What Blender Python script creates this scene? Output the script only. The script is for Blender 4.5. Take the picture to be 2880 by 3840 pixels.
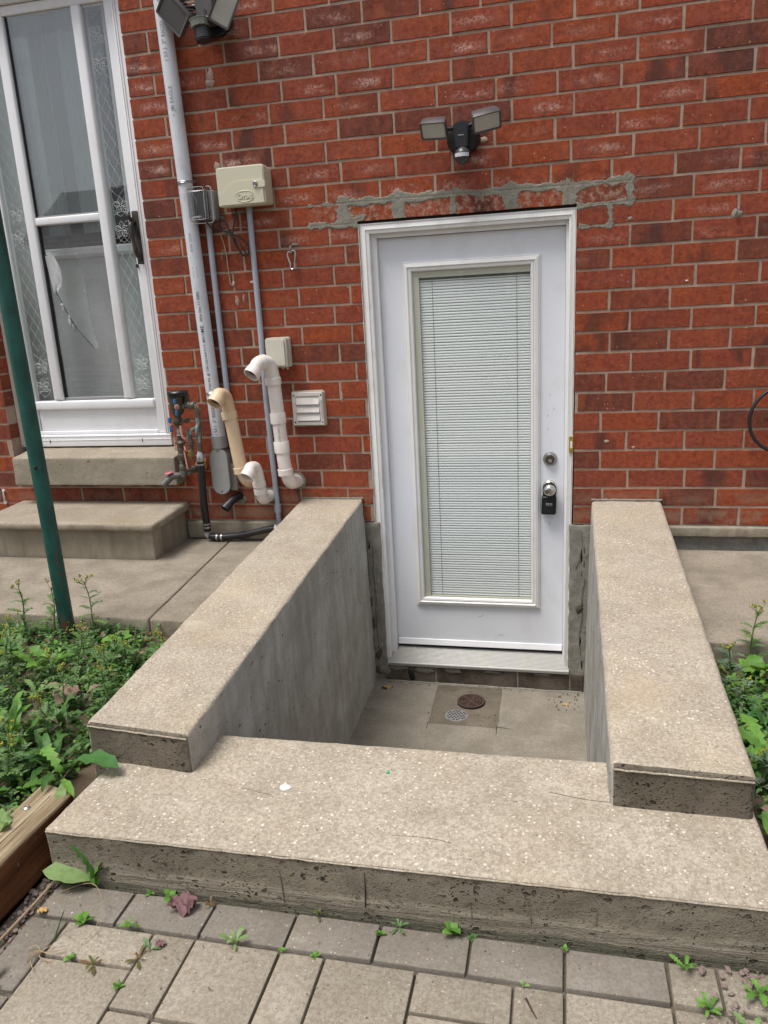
import bpy, bmesh, math, random
from mathutils import Vector, Matrix, noise as mn
R = math.radians
random.seed(7)
for o in list(bpy.data.objects): bpy.data.objects.remove(o)
S = bpy.context.scene
COL = S.collection

# ------------------------------------------------------------------ camera
cd = bpy.data.cameras.new('camera'); cam = bpy.data.objects.new('camera', cd); COL.objects.link(cam)
cam.location = (0, -3.5048, 1.0245)
cam.rotation_euler = (1.30637, 0.0522495, 0.220151)
cd.sensor_fit = 'HORIZONTAL'; cd.sensor_width = 36; cd.lens = 36.026; cd.clip_start = .02; cd.clip_end = 500
S.camera = cam
# ------------------------------------------------------------------ sky and sun
SUN_EL, SUN_AZ = R(68), R(226)        # azimuth measured clockwise from +Y
w = bpy.data.worlds.new('World'); S.world = w; w.use_nodes = True
wt = w.node_tree; wt.nodes.clear()
wo = wt.nodes.new('ShaderNodeOutputWorld'); bg = wt.nodes.new('ShaderNodeBackground'); sk = wt.nodes.new('ShaderNodeTexSky')
sk.sky_type = 'NISHITA'; sk.sun_disc = False; sk.sun_elevation = SUN_EL; sk.sun_rotation = SUN_AZ
sk.air_density = 1.0; sk.dust_density = 3.0; sk.ozone_density = 1.0
hs = wt.nodes.new('ShaderNodeHueSaturation'); hs.inputs['Saturation'].default_value = .34
wt.links.new(sk.outputs[0], hs.inputs['Color']); wt.links.new(hs.outputs[0], bg.inputs['Color'])
bg.inputs['Strength'].default_value = .082
wt.links.new(bg.outputs[0], wo.inputs['Surface'])
sd = bpy.data.lights.new('sun', 'SUN'); sd.energy = 1.5; sd.angle = R(26); sd.color = (1, .965, .92)
sun = bpy.data.objects.new('sun', sd); COL.objects.link(sun)
dv = Vector((math.sin(SUN_AZ)*math.cos(SUN_EL), math.cos(SUN_AZ)*math.cos(SUN_EL), math.sin(SUN_EL)))
sun.rotation_euler = dv.to_track_quat('Z', 'Y').to_euler()
S.view_settings.view_transform = 'Standard'; S.view_settings.look = 'None'
S.view_settings.exposure = 1.06; S.view_settings.gamma = 1
try: S.view_settings.use_curve_mapping = False
except Exception: pass

# ------------------------------------------------------------------ material helpers
class T:
    def __init__(s, name):
        s.m = bpy.data.materials.new(name); s.m.use_nodes = True
        s.t = s.m.node_tree; s.t.nodes.clear()
        s.out = s.t.nodes.new('ShaderNodeOutputMaterial')
    def n(s, typ, ins=None, **props):
        nd = s.t.nodes.new(typ)
        for k, v in props.items(): setattr(nd, k, v)
        for k, v in (ins or {}).items():
            inp = nd.inputs[k]
            if isinstance(v, bpy.types.NodeSocket): s.t.links.new(v, inp)
            else:
                if isinstance(v, (tuple, list)) and len(v) == 3 and inp.type == 'RGBA': v = (*v, 1)
                inp.default_value = v
        return nd
    def pos(s): return s.n('ShaderNodeNewGeometry').outputs['Position']
    def obj(s): return s.n('ShaderNodeTexCoord').outputs['Object']
    def rnd(s): return s.n('ShaderNodeObjectInfo').outputs['Random']
    def scale(s, v, sc, off=(0, 0, 0)):
        return s.n('ShaderNodeMapping', {'Vector': v, 'Scale': sc, 'Location': off}).outputs[0]
    def noise(s, v, sc, det=4, ro=.55, dist=0):
        return s.n('ShaderNodeTexNoise', {'Vector': v, 'Scale': sc, 'Detail': det, 'Roughness': ro, 'Distortion': dist}).outputs['Fac']
    def ma(s, op, a, b=0.0, c=0.0, clamp=False):
        nd = s.n('ShaderNodeMath', operation=op, use_clamp=clamp)
        for i, v in enumerate((a, b, c)):
            if isinstance(v, bpy.types.NodeSocket): s.t.links.new(v, nd.inputs[i])
            else: nd.inputs[i].default_value = v
        return nd.outputs[0]
    def ss(s, v, a, b, lo=0.0, hi=1.0):
        return s.n('ShaderNodeMapRange', {'Value': v, 'From Min': a, 'From Max': b, 'To Min': lo, 'To Max': hi}, interpolation_type='SMOOTHSTEP').outputs[0]
    def ramp(s, f, stops, const=False):
        nd = s.n('ShaderNodeValToRGB', {'Fac': f}); cr = nd.color_ramp
        if const: cr.interpolation = 'CONSTANT'
        while len(cr.elements) < len(stops): cr.elements.new(.5)
        for e, (p, c) in zip(cr.elements, stops): e.position = p; e.color = (*c, 1)
        return nd.outputs[0]
    def mix(s, f, a, b, mode='MIX'):
        nd = s.n('ShaderNodeMix', data_type='RGBA', blend_type=mode)
        for k, v in ((0, f), (6, a), (7, b)):
            if isinstance(v, bpy.types.NodeSocket): s.t.links.new(v, nd.inputs[k])
            else: nd.inputs[k].default_value = (*v, 1) if isinstance(v, tuple) else v
        return nd.outputs[2]
    def sep(s, v): return s.n('ShaderNodeSeparateXYZ', {'Vector': v}).outputs
    def bump(s, h, st=.5, d=.002, nrm=None):
        i = {'Height': h, 'Strength': st, 'Distance': d}
        if nrm is not None: i['Normal'] = nrm
        return s.n('ShaderNodeBump', i).outputs[0]
    def vor(s, v, sc, feat='F1'):
        return s.n('ShaderNodeTexVoronoi', {'Vector': v, 'Scale': sc}, feature=feat)
    def bsdf(s, col, rough=.7, nrm=None, **k):
        i = {'Base Color': col, 'Roughness': rough}
        if nrm is not None: i['Normal'] = nrm
        names = {'metal': 'Metallic', 'spec': 'Specular IOR Level', 'coat': 'Coat Weight', 'sss': 'Subsurface Weight'}
        for a, b in k.items(): i[names[a]] = b
        p = s.n('ShaderNodeBsdfPrincipled', i).outputs[0]
        s.t.links.new(p, s.out.inputs['Surface']); return s.m

def plain(name, col, rough=.5, var=.12, sc=30, bumpd=.0004, bsc=200, dirt=None, dirtamt=.5, metal=0, spec=.5, local=True, dsc=9):
    t = T(name); v = t.obj() if local else t.pos()
    f = t.noise(v, sc, 5)
    lo = tuple(c*(1-var) for c in col); hi = tuple(min(1, c*(1+var)) for c in col)
    c = t.mix(f, lo, hi)
    if dirt:
        d = t.ss(t.noise(t.scale(v, (1, 1, .6)), dsc, 7, .65), .5, .68)
        c = t.mix(t.ma('MULTIPLY', d, dirtamt), c, dirt)
    h = t.noise(v, bsc, 3)
    return t.bsdf(c, t.ss(f, .2, .8, rough*.85, min(1, rough*1.15)), t.bump(h, .5, bumpd), metal=metal, spec=spec)

def spots(t, v, sc, dens, size):
    vo = t.vor(v, sc)
    rr = t.sep(vo.outputs['Color'])
    pick = t.ss(rr[0], 1-dens-.02, 1-dens+.02)
    rad = t.ma('MULTIPLY_ADD', rr[1], size*.7, size*.3)
    m = t.ma('SUBTRACT', rad, vo.outputs['Distance'])
    m = t.ss(m, 0, size*.25)
    return t.ma('MULTIPLY', m, pick), rr[2]

def make_brick_mat():
    t = T('clay_brick'); ob = t.obj(); r = t.rnd()
    rv = t.n('ShaderNodeCombineXYZ', {'X': t.ma('MULTIPLY', r, 37.0), 'Y': t.ma('MULTIPLY', r, 91.0), 'Z': t.ma('MULTIPLY', r, 53.0)}).outputs[0]
    v = t.n('ShaderNodeVectorMath', {0: ob, 1: rv}, operation='ADD').outputs[0]
    wn = t.n('ShaderNodeTexWhiteNoise', {'W': r}, noise_dimensions='1D'); rr = t.sep(wn.outputs['Color'])
    base = t.ramp(rr[0], [(0, (.33, .064, .016)), (.2, (.32, .064, .026)), (.42, (.295, .066, .036)), (.60, (.265, .055, .031)), (.73, (.22, .048, .030)), (.80, (.125, .040, .030)), (.90, (.085, .036, .031)), (1, (.058, .031, .031))])
    fine = t.noise(v, 55, 6, .7)
    base = t.mix(t.ss(fine, .3, .7), t.mix(.60, base, (.12, .025, .014)), t.mix(.34, base, (.42, .115, .055)))
    base = t.mix(t.ma('MULTIPLY', t.ss(t.noise(t.scale(v, (1.4, 1, 1.4)), 15, 5, .65), .42, .7), .45), base, (.17, .046, .032))
    streak = t.noise(t.scale(v, (26, 4, 5)), 1.0, 4, .6)
    base = t.mix(t.ma('MULTIPLY', t.ss(streak, .45, .75), .40), base, (.36, .085, .025))
    # fire-flashed dark part of some bricks
    blot = t.ss(t.noise(t.scale(v, (9, 3, 4)), 1.0, 3, .5), .5, .66)
    amt = t.ss(rr[1], .5, .85)
    base = t.mix(t.ma('MULTIPLY', t.ma('MULTIPLY', blot, amt), .8), base, (.075, .033, .027))
    # white salt bloom at the middle of the brick face, mostly high on the wall
    xyz = t.sep(ob); wz = t.sep(t.pos())
    g = t.ss(t.ma('ABSOLUTE', t.ma('ADD', xyz[2], t.ma('MULTIPLY', t.ma('SUBTRACT', rr[2], .5), .018))), .026, .002)
    gx = t.ss(t.ma('ABSOLUTE', t.ma('ADD', xyz[0], t.ma('MULTIPLY', t.ma('SUBTRACT', rr[1], .5), .10))), .115, .02)
    nb = t.ss(t.noise(v, 95, 6, .75), .40, .60)
    nb2 = t.ss(t.noise(t.scale(v, (14, 14, 22)), 1.0, 4, .6), .36, .62)
    hi = t.ss(wz[2], .9, 1.75, .0, 1.0)
    pick = t.ss(rr[2], .35, .8)
    ef = t.ma('MULTIPLY', t.ma('MULTIPLY', t.ma('MULTIPLY', g, gx), t.ma('MULTIPLY', nb, nb2)), t.ma('MULTIPLY', hi, pick))
    haze = t.ma('MULTIPLY', t.ma('MULTIPLY', t.ss(t.noise(v, 18, 5, .6), .45, .8), hi), .20)
    base = t.mix(haze, base, (.40, .15, .115))
    gz = t.ma('MULTIPLY', t.ss(t.ma('ABSOLUTE', t.ma('SUBTRACT', wz[2], 1.425)), .075, .03), t.ma('MULTIPLY', t.ss(wz[0], -1.16, -.98), t.ss(wz[0], .36, .24)))
    base = t.mix(t.ma('MULTIPLY', gz, t.ss(t.noise(t.pos(), 38, 6, .7), .46, .62, 0, .75)), base, (.36, .25, .185))
    base = t.mix(t.ma('MULTIPLY', ef, .78), base, (.64, .45, .39))
    # mortar specks and lime flecks
    sp, _ = spots(t, v, 75, .07, .30)
    base = t.mix(t.ma('MULTIPLY', sp, .55), base, (.55, .36, .28))
    # grey-green bloom on the lowest courses
    low = t.ma('MULTIPLY', t.ss(wz[2], .24, .02), t.ma('MULTIPLY', t.ss(t.ma('ABSOLUTE', xyz[2]), .037, .012), t.ss(t.noise(v, 14, 4), .34, .58)))
    base = t.mix(t.ma('MULTIPLY', low, .6), base, (.27, .19, .125))
    # dark pits
    pv = t.vor(t.scale(v, (1, 1, 1.8)), 190); pr = t.sep(pv.outputs['Color'])
    pit = t.ma('MULTIPLY', t.ss(pv.outputs['Distance'], .34, .16), t.ss(pr[0], .80, .84))
    base = t.mix(t.ma('MULTIPLY', pit, .75), base, (.06, .02, .015))
    h = t.ma('ADD', t.ma('MULTIPLY', t.noise(v, 260, 4, .7), .6), t.ma('ADD', t.ma('MULTIPLY', t.noise(v, 45, 4), 1.0), t.ma('MULTIPLY', pit, -1.6)))
    return t.bsdf(base, .88, t.bump(h, .85, .0022), spec=.22)

def make_mortar(name, c1, c2, dark, rough=.9):
    t = T(name); v = t.pos()
    c = t.mix(t.ss(t.noise(v, 16, 6, .65), .3, .7), c1, c2)
    c = t.mix(t.ma('MULTIPLY', t.ss(t.noise(v, 150, 4, .7), .52, .72), .6), c, dark)
    h = t.ma('ADD', t.noise(v, 300, 4, .7), t.ma('MULTIPLY', t.noise(v, 50, 4), 1.4))
    return t.bsdf(c, rough, t.bump(h, .9, .002), spec=.2)

def make_aggregate(name, c1, c2, stone=(.62, .56, .48), dens=.42, sc=95, size=.38, stain=None, local=False):
    t = T(name); v = t.pos()
    if local:
        r = t.rnd(); rv = t.n('ShaderNodeCombineXYZ', {'X': t.ma('MULTIPLY', r, 31.0), 'Y': t.ma('MULTIPLY', r, 17.0), 'Z': r}).outputs[0]
        v = t.n('ShaderNodeVectorMath', {0: t.obj(), 1: rv}, operation='ADD').outputs[0]
    c = t.mix(t.ss(t.noise(v, 7, 6, .6), .32, .68), c1, c2)
    c = t.mix(t.ss(t.noise(v, 130, 5, .75), .38, .62), t.mix(.55, c, (.16, .125, .09)), c)
    # stones show in drifts
    drift = t.ss(t.noise(v, 5, 5, .6), .30, .62, .35, 1.0)
    wv = t.n('ShaderNodeVectorMath', {0: v, 1: t.scale(t.n('ShaderNodeTexNoise', {'Vector': v, 'Scale': 60.0}).outputs['Color'], (.006, .006, .006))}, operation='ADD').outputs[0]
    m, rc = spots(t, wv, sc, dens, size)
    m2, rc2 = spots(t, wv, sc*2.1, dens*.9, size)
    sc1 = t.mix(t.ss(rc, .1, .9), stone, (.50, .40, .30))
    c = t.mix(t.ma('MULTIPLY', t.ma('MULTIPLY', m, drift), .85), c, sc1)
    c = t.mix(t.ma('MULTIPLY', t.ma('MULTIPLY', m2, drift), .5), c, stone)
    dk, _ = spots(t, wv, sc*1.4, .10, .30)
    c = t.mix(t.ma('MULTIPLY', dk, .8), c, (.07, .055, .04))
    if stain: c = t.mix(t.ma('MULTIPLY', t.ss(t.noise(v, 2.3, 5, .6), .5, .8), .35), c, stain)
    c = t.mix(t.ma('MULTIPLY', t.ss(t.noise(v, 3.4, 8, .7), .50, .74), .20), c, (.17, .145, .11))
    c = t.mix(t.ma('MULTIPLY', t.ss(t.noise(t.scale(v, (1, 2.2, 1), (3, 1, 2)), 4.2, 8, .72), .56, .74), .22), c, (.62, .57, .48))
    if local:
        rr = t.sep(t.n('ShaderNodeTexWhiteNoise', {'W': t.rnd()}, noise_dimensions='1D').outputs['Color'])
        c = t.n('ShaderNodeHueSaturation', {'Color': c, 'Value': t.ss(rr[0], 0, 1, .86, 1.08)}).outputs[0]
    h = t.ma('ADD', t.ma('MULTIPLY', m, .8), t.ma('ADD', t.noise(v, 320, 3, .7), t.ma('MULTIPLY', dk, -1.2)))
    return t.bsdf(c, .86, t.bump(h, .75, .0016), spec=.25)

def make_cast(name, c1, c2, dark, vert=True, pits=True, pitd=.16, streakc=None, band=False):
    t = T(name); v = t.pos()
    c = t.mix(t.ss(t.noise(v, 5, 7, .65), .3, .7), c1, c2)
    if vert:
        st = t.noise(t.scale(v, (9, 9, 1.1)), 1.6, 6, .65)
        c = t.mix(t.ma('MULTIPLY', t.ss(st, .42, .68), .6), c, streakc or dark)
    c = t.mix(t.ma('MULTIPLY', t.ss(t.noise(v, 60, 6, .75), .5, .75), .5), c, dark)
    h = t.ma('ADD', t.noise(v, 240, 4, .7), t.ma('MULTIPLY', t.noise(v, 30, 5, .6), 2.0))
    if band:
        z = t.ma('ADD', t.sep(v)[2], t.ma('MULTIPLY', t.noise(t.scale(v, (1, 1, 3)), 6, 4), .03))
        lay = t.noise(t.scale(v, (4, 4, 60)), 1.5, 5, .65)
        c = t.mix(t.ma('MULTIPLY', t.ma('MULTIPLY', t.ss(z, -.145, -.160), t.ss(lay, .35, .6)), .6), c, (.34, .30, .235))
        c = t.mix(t.ma('MULTIPLY', t.ss(z, -.180, -.195), .7), c, (.10, .10, .07))
        h = t.ma('ADD', h, t.ma('MULTIPLY', t.ma('MULTIPLY', lay, t.ss(z, -.14, -.165)), 4.0))
    if pits:
        wv = t.n('ShaderNodeVectorMath', {0: t.scale(v, (1, 1, 1.5)), 1: t.scale(t.n('ShaderNodeTexNoise', {'Vector': v, 'Scale': 45.0}).outputs['Color'], (.03, .03, .03))}, operation='ADD').outputs[0]
        gate = t.ss(t.noise(v, 9, 4, .6), .42, .6, .25, 1.0)
        p1, _ = spots(t, wv, 44, pitd*.7, .40)
        p2, _ = spots(t, wv, 130, pitd*1.1, .42)
        p = t.ma('MAXIMUM', t.ma('MULTIPLY', p1, gate), t.ma('MULTIPLY', p2, gate))
        c = t.mix(t.ma('MULTIPLY', p, .9), c, (.02, .016, .012))
        h = t.ma('ADD', h, t.ma('MULTIPLY', p, -5.0))
    return t.bsdf(c, .9, t.bump(h, .85, .0028), spec=.2)

def make_glass(name, tint=(.90, .95, .94), ior=1.5, rough=.01, gl=1.0):
    t = T(name)
    tr = t.n('ShaderNodeBsdfTransparent', {'Color': tint}).outputs[0]
    wob = t.bump(t.noise(t.pos(), 3.0, 1), .05, .01)
    g = t.n('ShaderNodeBsdfGlossy', {'Color': (gl, gl, gl), 'Roughness': rough, 'Normal': wob}).outputs[0]
    ge = t.n('ShaderNodeNewGeometry'); c = t.ma('ABSOLUTE', t.n('ShaderNodeVectorMath', {0: ge.outputs['Incoming'], 1: ge.outputs['Normal']}, operation='DOT_PRODUCT').outputs['Value'])
    f0 = ((ior-1)/(ior+1))**2; fr = t.ma('MULTIPLY_ADD', t.ma('POWER', t.ma('SUBTRACT', 1.0, c, clamp=True), 5.0), 1-f0, f0)
    mx = t.n('ShaderNodeMixShader', {0: fr, 1: tr, 2: g}).outputs[0]
    t.t.links.new(mx, t.out.inputs['Surface']); return t.m

def make_leaf(name, c1, c2, yellow=None):
    t = T(name); geo = t.n('ShaderNodeNewGeometry'); rp = geo.outputs['Random Per Island']
    r = t.rnd(); k = t.ma('FRACT', t.ma('ADD', rp, r))
    c = t.mix(k, c1, c2)
    c = t.mix(t.ma('MULTIPLY', t.ss(t.noise(t.pos(), 70, 4), .4, .7), .35), c, tuple(x*.55 for x in c1))
    if yellow: c = t.mix(t.ss(k, .93, .97), c, yellow)
    d = t.n('ShaderNodeBsdfPrincipled', {'Base Color': c, 'Roughness': .5, 'Specular IOR Level': .35, 'Normal': t.bump(t.noise(t.pos(), 140, 3), .6, .002)}).outputs[0]
    tl = t.n('ShaderNodeBsdfTranslucent', {'Color': t.mix(.5, c, (.18, .30, .03))}).outputs[0]
    mx = t.n('ShaderNodeMixShader', {0: .25, 1: d, 2: tl}).outputs[0]
    t.t.links.new(mx, t.out.inputs['Surface']); return t.m

M = {}
M['brick'] = make_brick_mat()
M['mortar'] = make_mortar('tan_mortar', (.33, .245, .185), (.42, .325, .255), (.20, .13, .095))
M['grey_mortar'] = make_mortar('grey_mortar', (.20, .19, .155), (.28, .265, .22), (.11, .105, .09))
M['parge'] = make_mortar('parged_foundation', (.20, .188, .158), (.30, .285, .245), (.09, .08, .065))
M['top'] = make_aggregate('exposed_aggregate_concrete', (.395, .342, .268), (.495, .434, .350), stone=(.74, .69, .60), dens=.55, sc=88, size=.40, stain=(.50, .38, .22))
M['paver_dark'] = make_aggregate('dark_paver_concrete', (.215, .193, .162), (.265, .240, .205), stone=(.55, .50, .44), dens=.17, sc=105, size=.36, local=True)
M['paver_light'] = make_aggregate('light_paver_concrete', (.300, .263, .206), (.360, .318, .254), stone=(.58, .52, .44), dens=.17, sc=105, size=.36, local=True)
M['walk'] = make_aggregate('broomed_walkway_concrete', (.235, .205, .16), (.36, .315, .252), stone=(.45, .38, .31), dens=.25, sc=150, size=.34, stain=(.16, .13, .10))
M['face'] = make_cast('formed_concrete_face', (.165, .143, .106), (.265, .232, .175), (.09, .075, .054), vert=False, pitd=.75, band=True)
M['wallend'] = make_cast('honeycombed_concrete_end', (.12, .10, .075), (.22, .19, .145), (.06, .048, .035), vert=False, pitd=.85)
M['wellwall'] = make_cast('streaked_well_wall_concrete', (.34, .325, .285), (.52, .505, .475), (.21, .19, .155), vert=True, pitd=.10, streakc=(.29, .27, .225))
M['floor'] = make_aggregate('well_floor_concrete', (.22, .20, .162), (.30, .275, .228), stone=(.38, .34, .28), dens=.12, sc=120, size=.3, stain=(.14, .12, .09))
M['floorpatch'] = make_aggregate('patched_floor_concrete', (.10, .088, .068), (.165, .145, .113), stone=(.36, .33, .27), dens=.1, sc=100, size=.3, stain=(.12, .10, .08))
M['step'] = make_cast('step_concrete', (.26, .225, .17), (.36, .315, .245), (.19, .155, .11), vert=True, pitd=.03)
M['steptop'] = make_aggregate('step_top_concrete', (.31, .265, .205), (.39, .34, .27), stone=(.45, .4, .33), dens=.1, sc=140, size=.3, stain=(.27, .2, .09))
M['vinyl'] = plain('white_vinyl', (.80, .80, .815), .38, .03, 12, .0002, 90, dirt=(.45, .42, .36), dirtamt=.12)
M['casing'] = plain('white_painted_casing', (.80, .795, .78), .42, .03, 14, .0003, 90, dirt=(.42, .35, .26), dirtamt=.25)
M['door'] = plain('white_steel_door', (.76, .78, .825), .42, .02, 5, .0002, 60, dirt=(.5, .49, .46), dirtamt=.16)
M['litetrim'] = plain('moulded_white_trim', (.76, .755, .74), .45, .03, 20, .0003, 120, dirt=(.45, .4, .3), dirtamt=.15)
M['spacer'] = plain('beige_spacer', (.56, .55, .46), .5, .03)
M['blind'] = plain('pale_blind_slat', (.79, .825, .81), .5, .02)
M['slot'] = plain('dark_slot', (.15, .175, .17), .8)
M['alu'] = plain('ribbed_aluminium', (.30, .295, .28), .5, .25, 40, .0004, 200, dirt=(.3, .27, .22), dirtamt=.6, metal=.35)
M['caulk'] = plain('caulk_bead', (.62, .56, .48), .7, .1, 60, .001, 120)
M['cream'] = plain('cream_plastic', (.60, .57, .43), .42, .02, 8, .0003, 300)
M['greybox'] = plain('grey_cream_plastic', (.58, .56, .47), .45, .04, 8, .0003, 300)
M['pvcgrey'] = plain('light_grey_pvc', (.60, .62, .66), .42, .05, 10, .0002, 90, dirt=(.28, .28, .27), dirtamt=.4, local=False)
M['pvcblue'] = plain('blue_grey_pvc', (.36, .40, .46), .45, .06, 12, .0002, 90, dirt=(.2, .2, .2), dirtamt=.35, local=False)
M['pvcdark'] = plain('grey_pvc_fitting', (.26, .265, .26), .45, .05, 15, .0002, 90)
M['pvcwhite'] = plain('white_pvc', (.76, .70, .65), .38, .04, 10, .0002, 60, dirt=(.45, .33, .22), dirtamt=.45)
M['pvcbeige'] = plain('yellowed_pvc', (.70, .52, .34), .4, .06, 10, .0002, 60, dirt=(.45, .28, .14), dirtamt=.45)
M['hollow'] = plain('hollow_shade', (.03, .02, .014), .8)  # near-black: the shade inside hollow parts is put into this colour
M['blackpl'] = plain('black_plastic', (.012, .012, .013), .38, .1, 20, .0003, 300)
M['graphite'] = plain('bronze_grey_plastic', (.075, .068, .07), .42, .1, 20, .0003, 200)
M['rubber'] = plain('black_rubber', (.014, .014, .016), .45, .15, 20, .0003, 150)
M['lens'] = plain('frosted_lamp_lens', (.46, .45, .41), .25, .15, 14)
M['sensor'] = plain('grey_sensor_lens', (.22, .23, .20), .35, .08, 20)
M['sensorw'] = plain('white_sensor_lens', (.55, .54, .58), .35, .05, 60)
M['steel'] = plain('zinc_steel', (.48, .48, .48), .32, .15, 40, .0003, 150, metal=.9)
M['chrome'] = plain('satin_nickel', (.62, .59, .54), .16, .04, 10, .0001, 80, metal=1)
M['nickeldk'] = plain('aged_nickel', (.30, .285, .29), .32, .1, 20, .0002, 100, metal=.8)
M['brass'] = plain('polished_brass', (.62, .43, .13), .3, .1, 30, .0002, 100, metal=.75)
M['bronze'] = plain('weathered_bronze', (.085, .07, .045), .55, .35, 60, .0008, 120, dirt=(.20, .24, .20), dirtamt=.6, metal=.45)
M['copper'] = plain('oxidised_copper', (.11, .095, .075), .5, .55, 70, .0009, 150, dsc=28, dirt=(.42, .52, .48), dirtamt=1.0, metal=.3)
M['redpipe'] = plain('faded_pink_handle', (.50, .24, .20), .5, .2, 40)
M['pinktap'] = plain('pink_tap_wheel', (.52, .15, .19), .4, .2, 60)
M['blue'] = plain('blue_handle', (.03, .13, .35), .4, .2, 80)
M['rust'] = plain('rusted_iron', (.055, .028, .020), .8, .35, 60, .001, 200)
M['foam'] = plain('orange_foam', (.42, .17, .03), .8, .4, 50, .004, 60)
M['galv'] = plain('pale_drain_grate', (.19, .19, .185), .5, .1, 60)
M['void'] = plain('dark_void', (.008, .008, .008), .9)
M['green_paint'] = plain('dark_green_paint', (.012, .075, .060), .38, .25, 20, .0008, 120, dirt=(.09, .045, .025), dirtamt=.0, local=False)
M['ink'] = plain('dark_print', (.09, .09, .10), .6)
M['inklt'] = plain('grey_print', (.30, .30, .32), .6)
M['label'] = plain('pale_print', (.6, .6, .6), .6)
M['etch'] = plain('etched_white_line', (.66, .69, .68), .7)
M['inner'] = plain('inner_door_white', (.62, .65, .635), .6)
M['curtain'] = plain('pale_curtain', (.62, .64, .64), .85, .1, 6)
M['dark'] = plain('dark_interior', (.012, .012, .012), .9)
M['brown'] = plain('brown_object', (.06, .025, .02), .8)
M['glass'] = make_glass('window_glass', ior=2.1)
M['doorglass'] = make_glass('blind_glass', (.98, .99, .985), ior=1.6)
M['clear'] = make_glass('clear_plastic', (.84, .83, .83), ior=1.5, rough=.12)
M['string'] = plain('twine', (.42, .33, .22), .9, .2, 80)
M['soil'] = make_mortar('garden_soil', (.075, .052, .035), (.13, .095, .065), (.03, .02, .014), .95)
M['gravel'] = plain('gravel', (.20, .15, .13), .85, .5, 60, .002, 90, local=False)
M['leaf'] = make_leaf('green_leaf', (.085, .20, .032), (.17, .35, .06))
M['leafdk'] = make_leaf('deep_green_leaf', (.035, .105, .026), (.085, .20, .045))
M['leafgrey'] = make_leaf('grey_green_leaf', (.105, .19, .075), (.18, .30, .11), yellow=(.22, .26, .06))
M['leafpale'] = make_leaf('pale_green_leaf', (.19, .30, .10), (.26, .37, .15))
M['bud'] = make_leaf('yellow_bud', (.22, .28, .05), (.50, .46, .05))
M['stem'] = plain('weed_stem', (.10, .16, .05), .6)
M['deadleaf'] = plain('dead_leaf', (.17, .085, .09), .8, .4, 60, .002, 90)
M['tanleaf'] = plain('dry_leaf', (.45, .28, .09), .8, .4, 60)
M['straw'] = plain('dry_grass', (.36, .26, .16), .9, .2)
M['siding'] = plain('pale_siding', (.42, .42, .42), .7)
M['roof'] = plain('grey_shingle', (.10, .10, .11), .9)

def make_wood():
    t = T('weathered_timber'); v = t.pos(); n = t.sep(t.n('ShaderNodeNewGeometry').outputs['Normal'])
    g = t.noise(t.scale(v, (60, 2.2, 60)), 1.0, 6, .65, .4)
    g2 = t.noise(t.scale(v, (170, 6, 170)), 1.0, 4, .6)
    c = t.ramp(g, [(.28, (.10, .065, .035)), (.45, (.27, .20, .12)), (.62, (.40, .32, .21)), (.8, (.47, .41, .30))])
    c = t.mix(t.ma('MULTIPLY', t.ss(g2, .5, .7), .5), c, (.13, .09, .055))
    side = t.mix(t.ss(t.noise(t.scale(v, (12, 3, 30)), 1, 5, .6), .3, .75), (.09, .033, .014), (.17, .066, .026))
    side = t.mix(t.ss(t.noise(v, 30, 5, .7), .6, .72), side, (.30, .20, .12))
    edge = t.ss(t.sep(v)[2], -.118, -.100)
    m = t.ma('MULTIPLY', t.ss(n[2], .62, .3), t.ma('SUBTRACT', 1.0, t.ma('MULTIPLY', edge, t.ss(g2, .3, .6))))
    c = t.mix(m, c, side)
    h = t.ma('ADD', t.ma('MULTIPLY', g, 3.0), g2)
    return t.bsdf(c, .85, t.bump(h, .9, .004), spec=.2)
M['wood'] = make_wood()

def make_painted_pole():
    t = T('chipped_green_paint'); v = t.pos()
    c = t.mix(t.ss(t.noise(t.scale(v, (6, 6, 2.5)), 4, 5), .3, .7), (.008, .055, .045), (.016, .095, .078))
    z = t.sep(v)[2]
    w_ = t.ma('MULTIPLY_ADD', t.ss(z, .45, -.15), .13, -.02)
    chip = t.ss(t.ma('ADD', t.noise(t.scale(v, (30, 30, 9)), 1.6, 6, .65), w_), .665, .68)
    c = t.mix(chip, c, (.13, .045, .025))
    c = t.mix(t.ma('MULTIPLY', t.ss(t.noise(v, 120, 3), .6, .7), .25), c, (.10, .16, .14))
    return t.bsdf(c, .42, t.bump(t.ma('SUBTRACT', t.noise(v, 60, 3), t.ma('MULTIPLY', chip, 1.2)), .5, .001), spec=.45)
M['pole'] = make_painted_pole()

def make_screen():
    t = T('grey_insect_screen'); v = t.pos()
    a = t.noise(t.scale(v, (3, 1, 140)), 1.0, 4, .65); b = t.noise(t.scale(v, (120, 1, 4)), 1.0, 3)
    c = t.mix(t.ss(a, .3, .7), (.16, .16, .165), (.25, .25, .26))
    d = t.n('ShaderNodeBsdfPrincipled', {'Base Color': c, 'Roughness': .45, 'Specular IOR Level': .6, 'Metallic': .3}).outputs[0]
    tr = t.n('ShaderNodeBsdfTransparent').outputs[0]
    f = t.ma('MULTIPLY_ADD', t.ma('ADD', a, b), .12, .40)
    t.t.links.new(t.n('ShaderNodeMixShader', {0: f, 1: tr, 2: d}).outputs[0], t.out.inputs['Surface']); return t.m
M['screen'] = make_screen()

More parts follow.
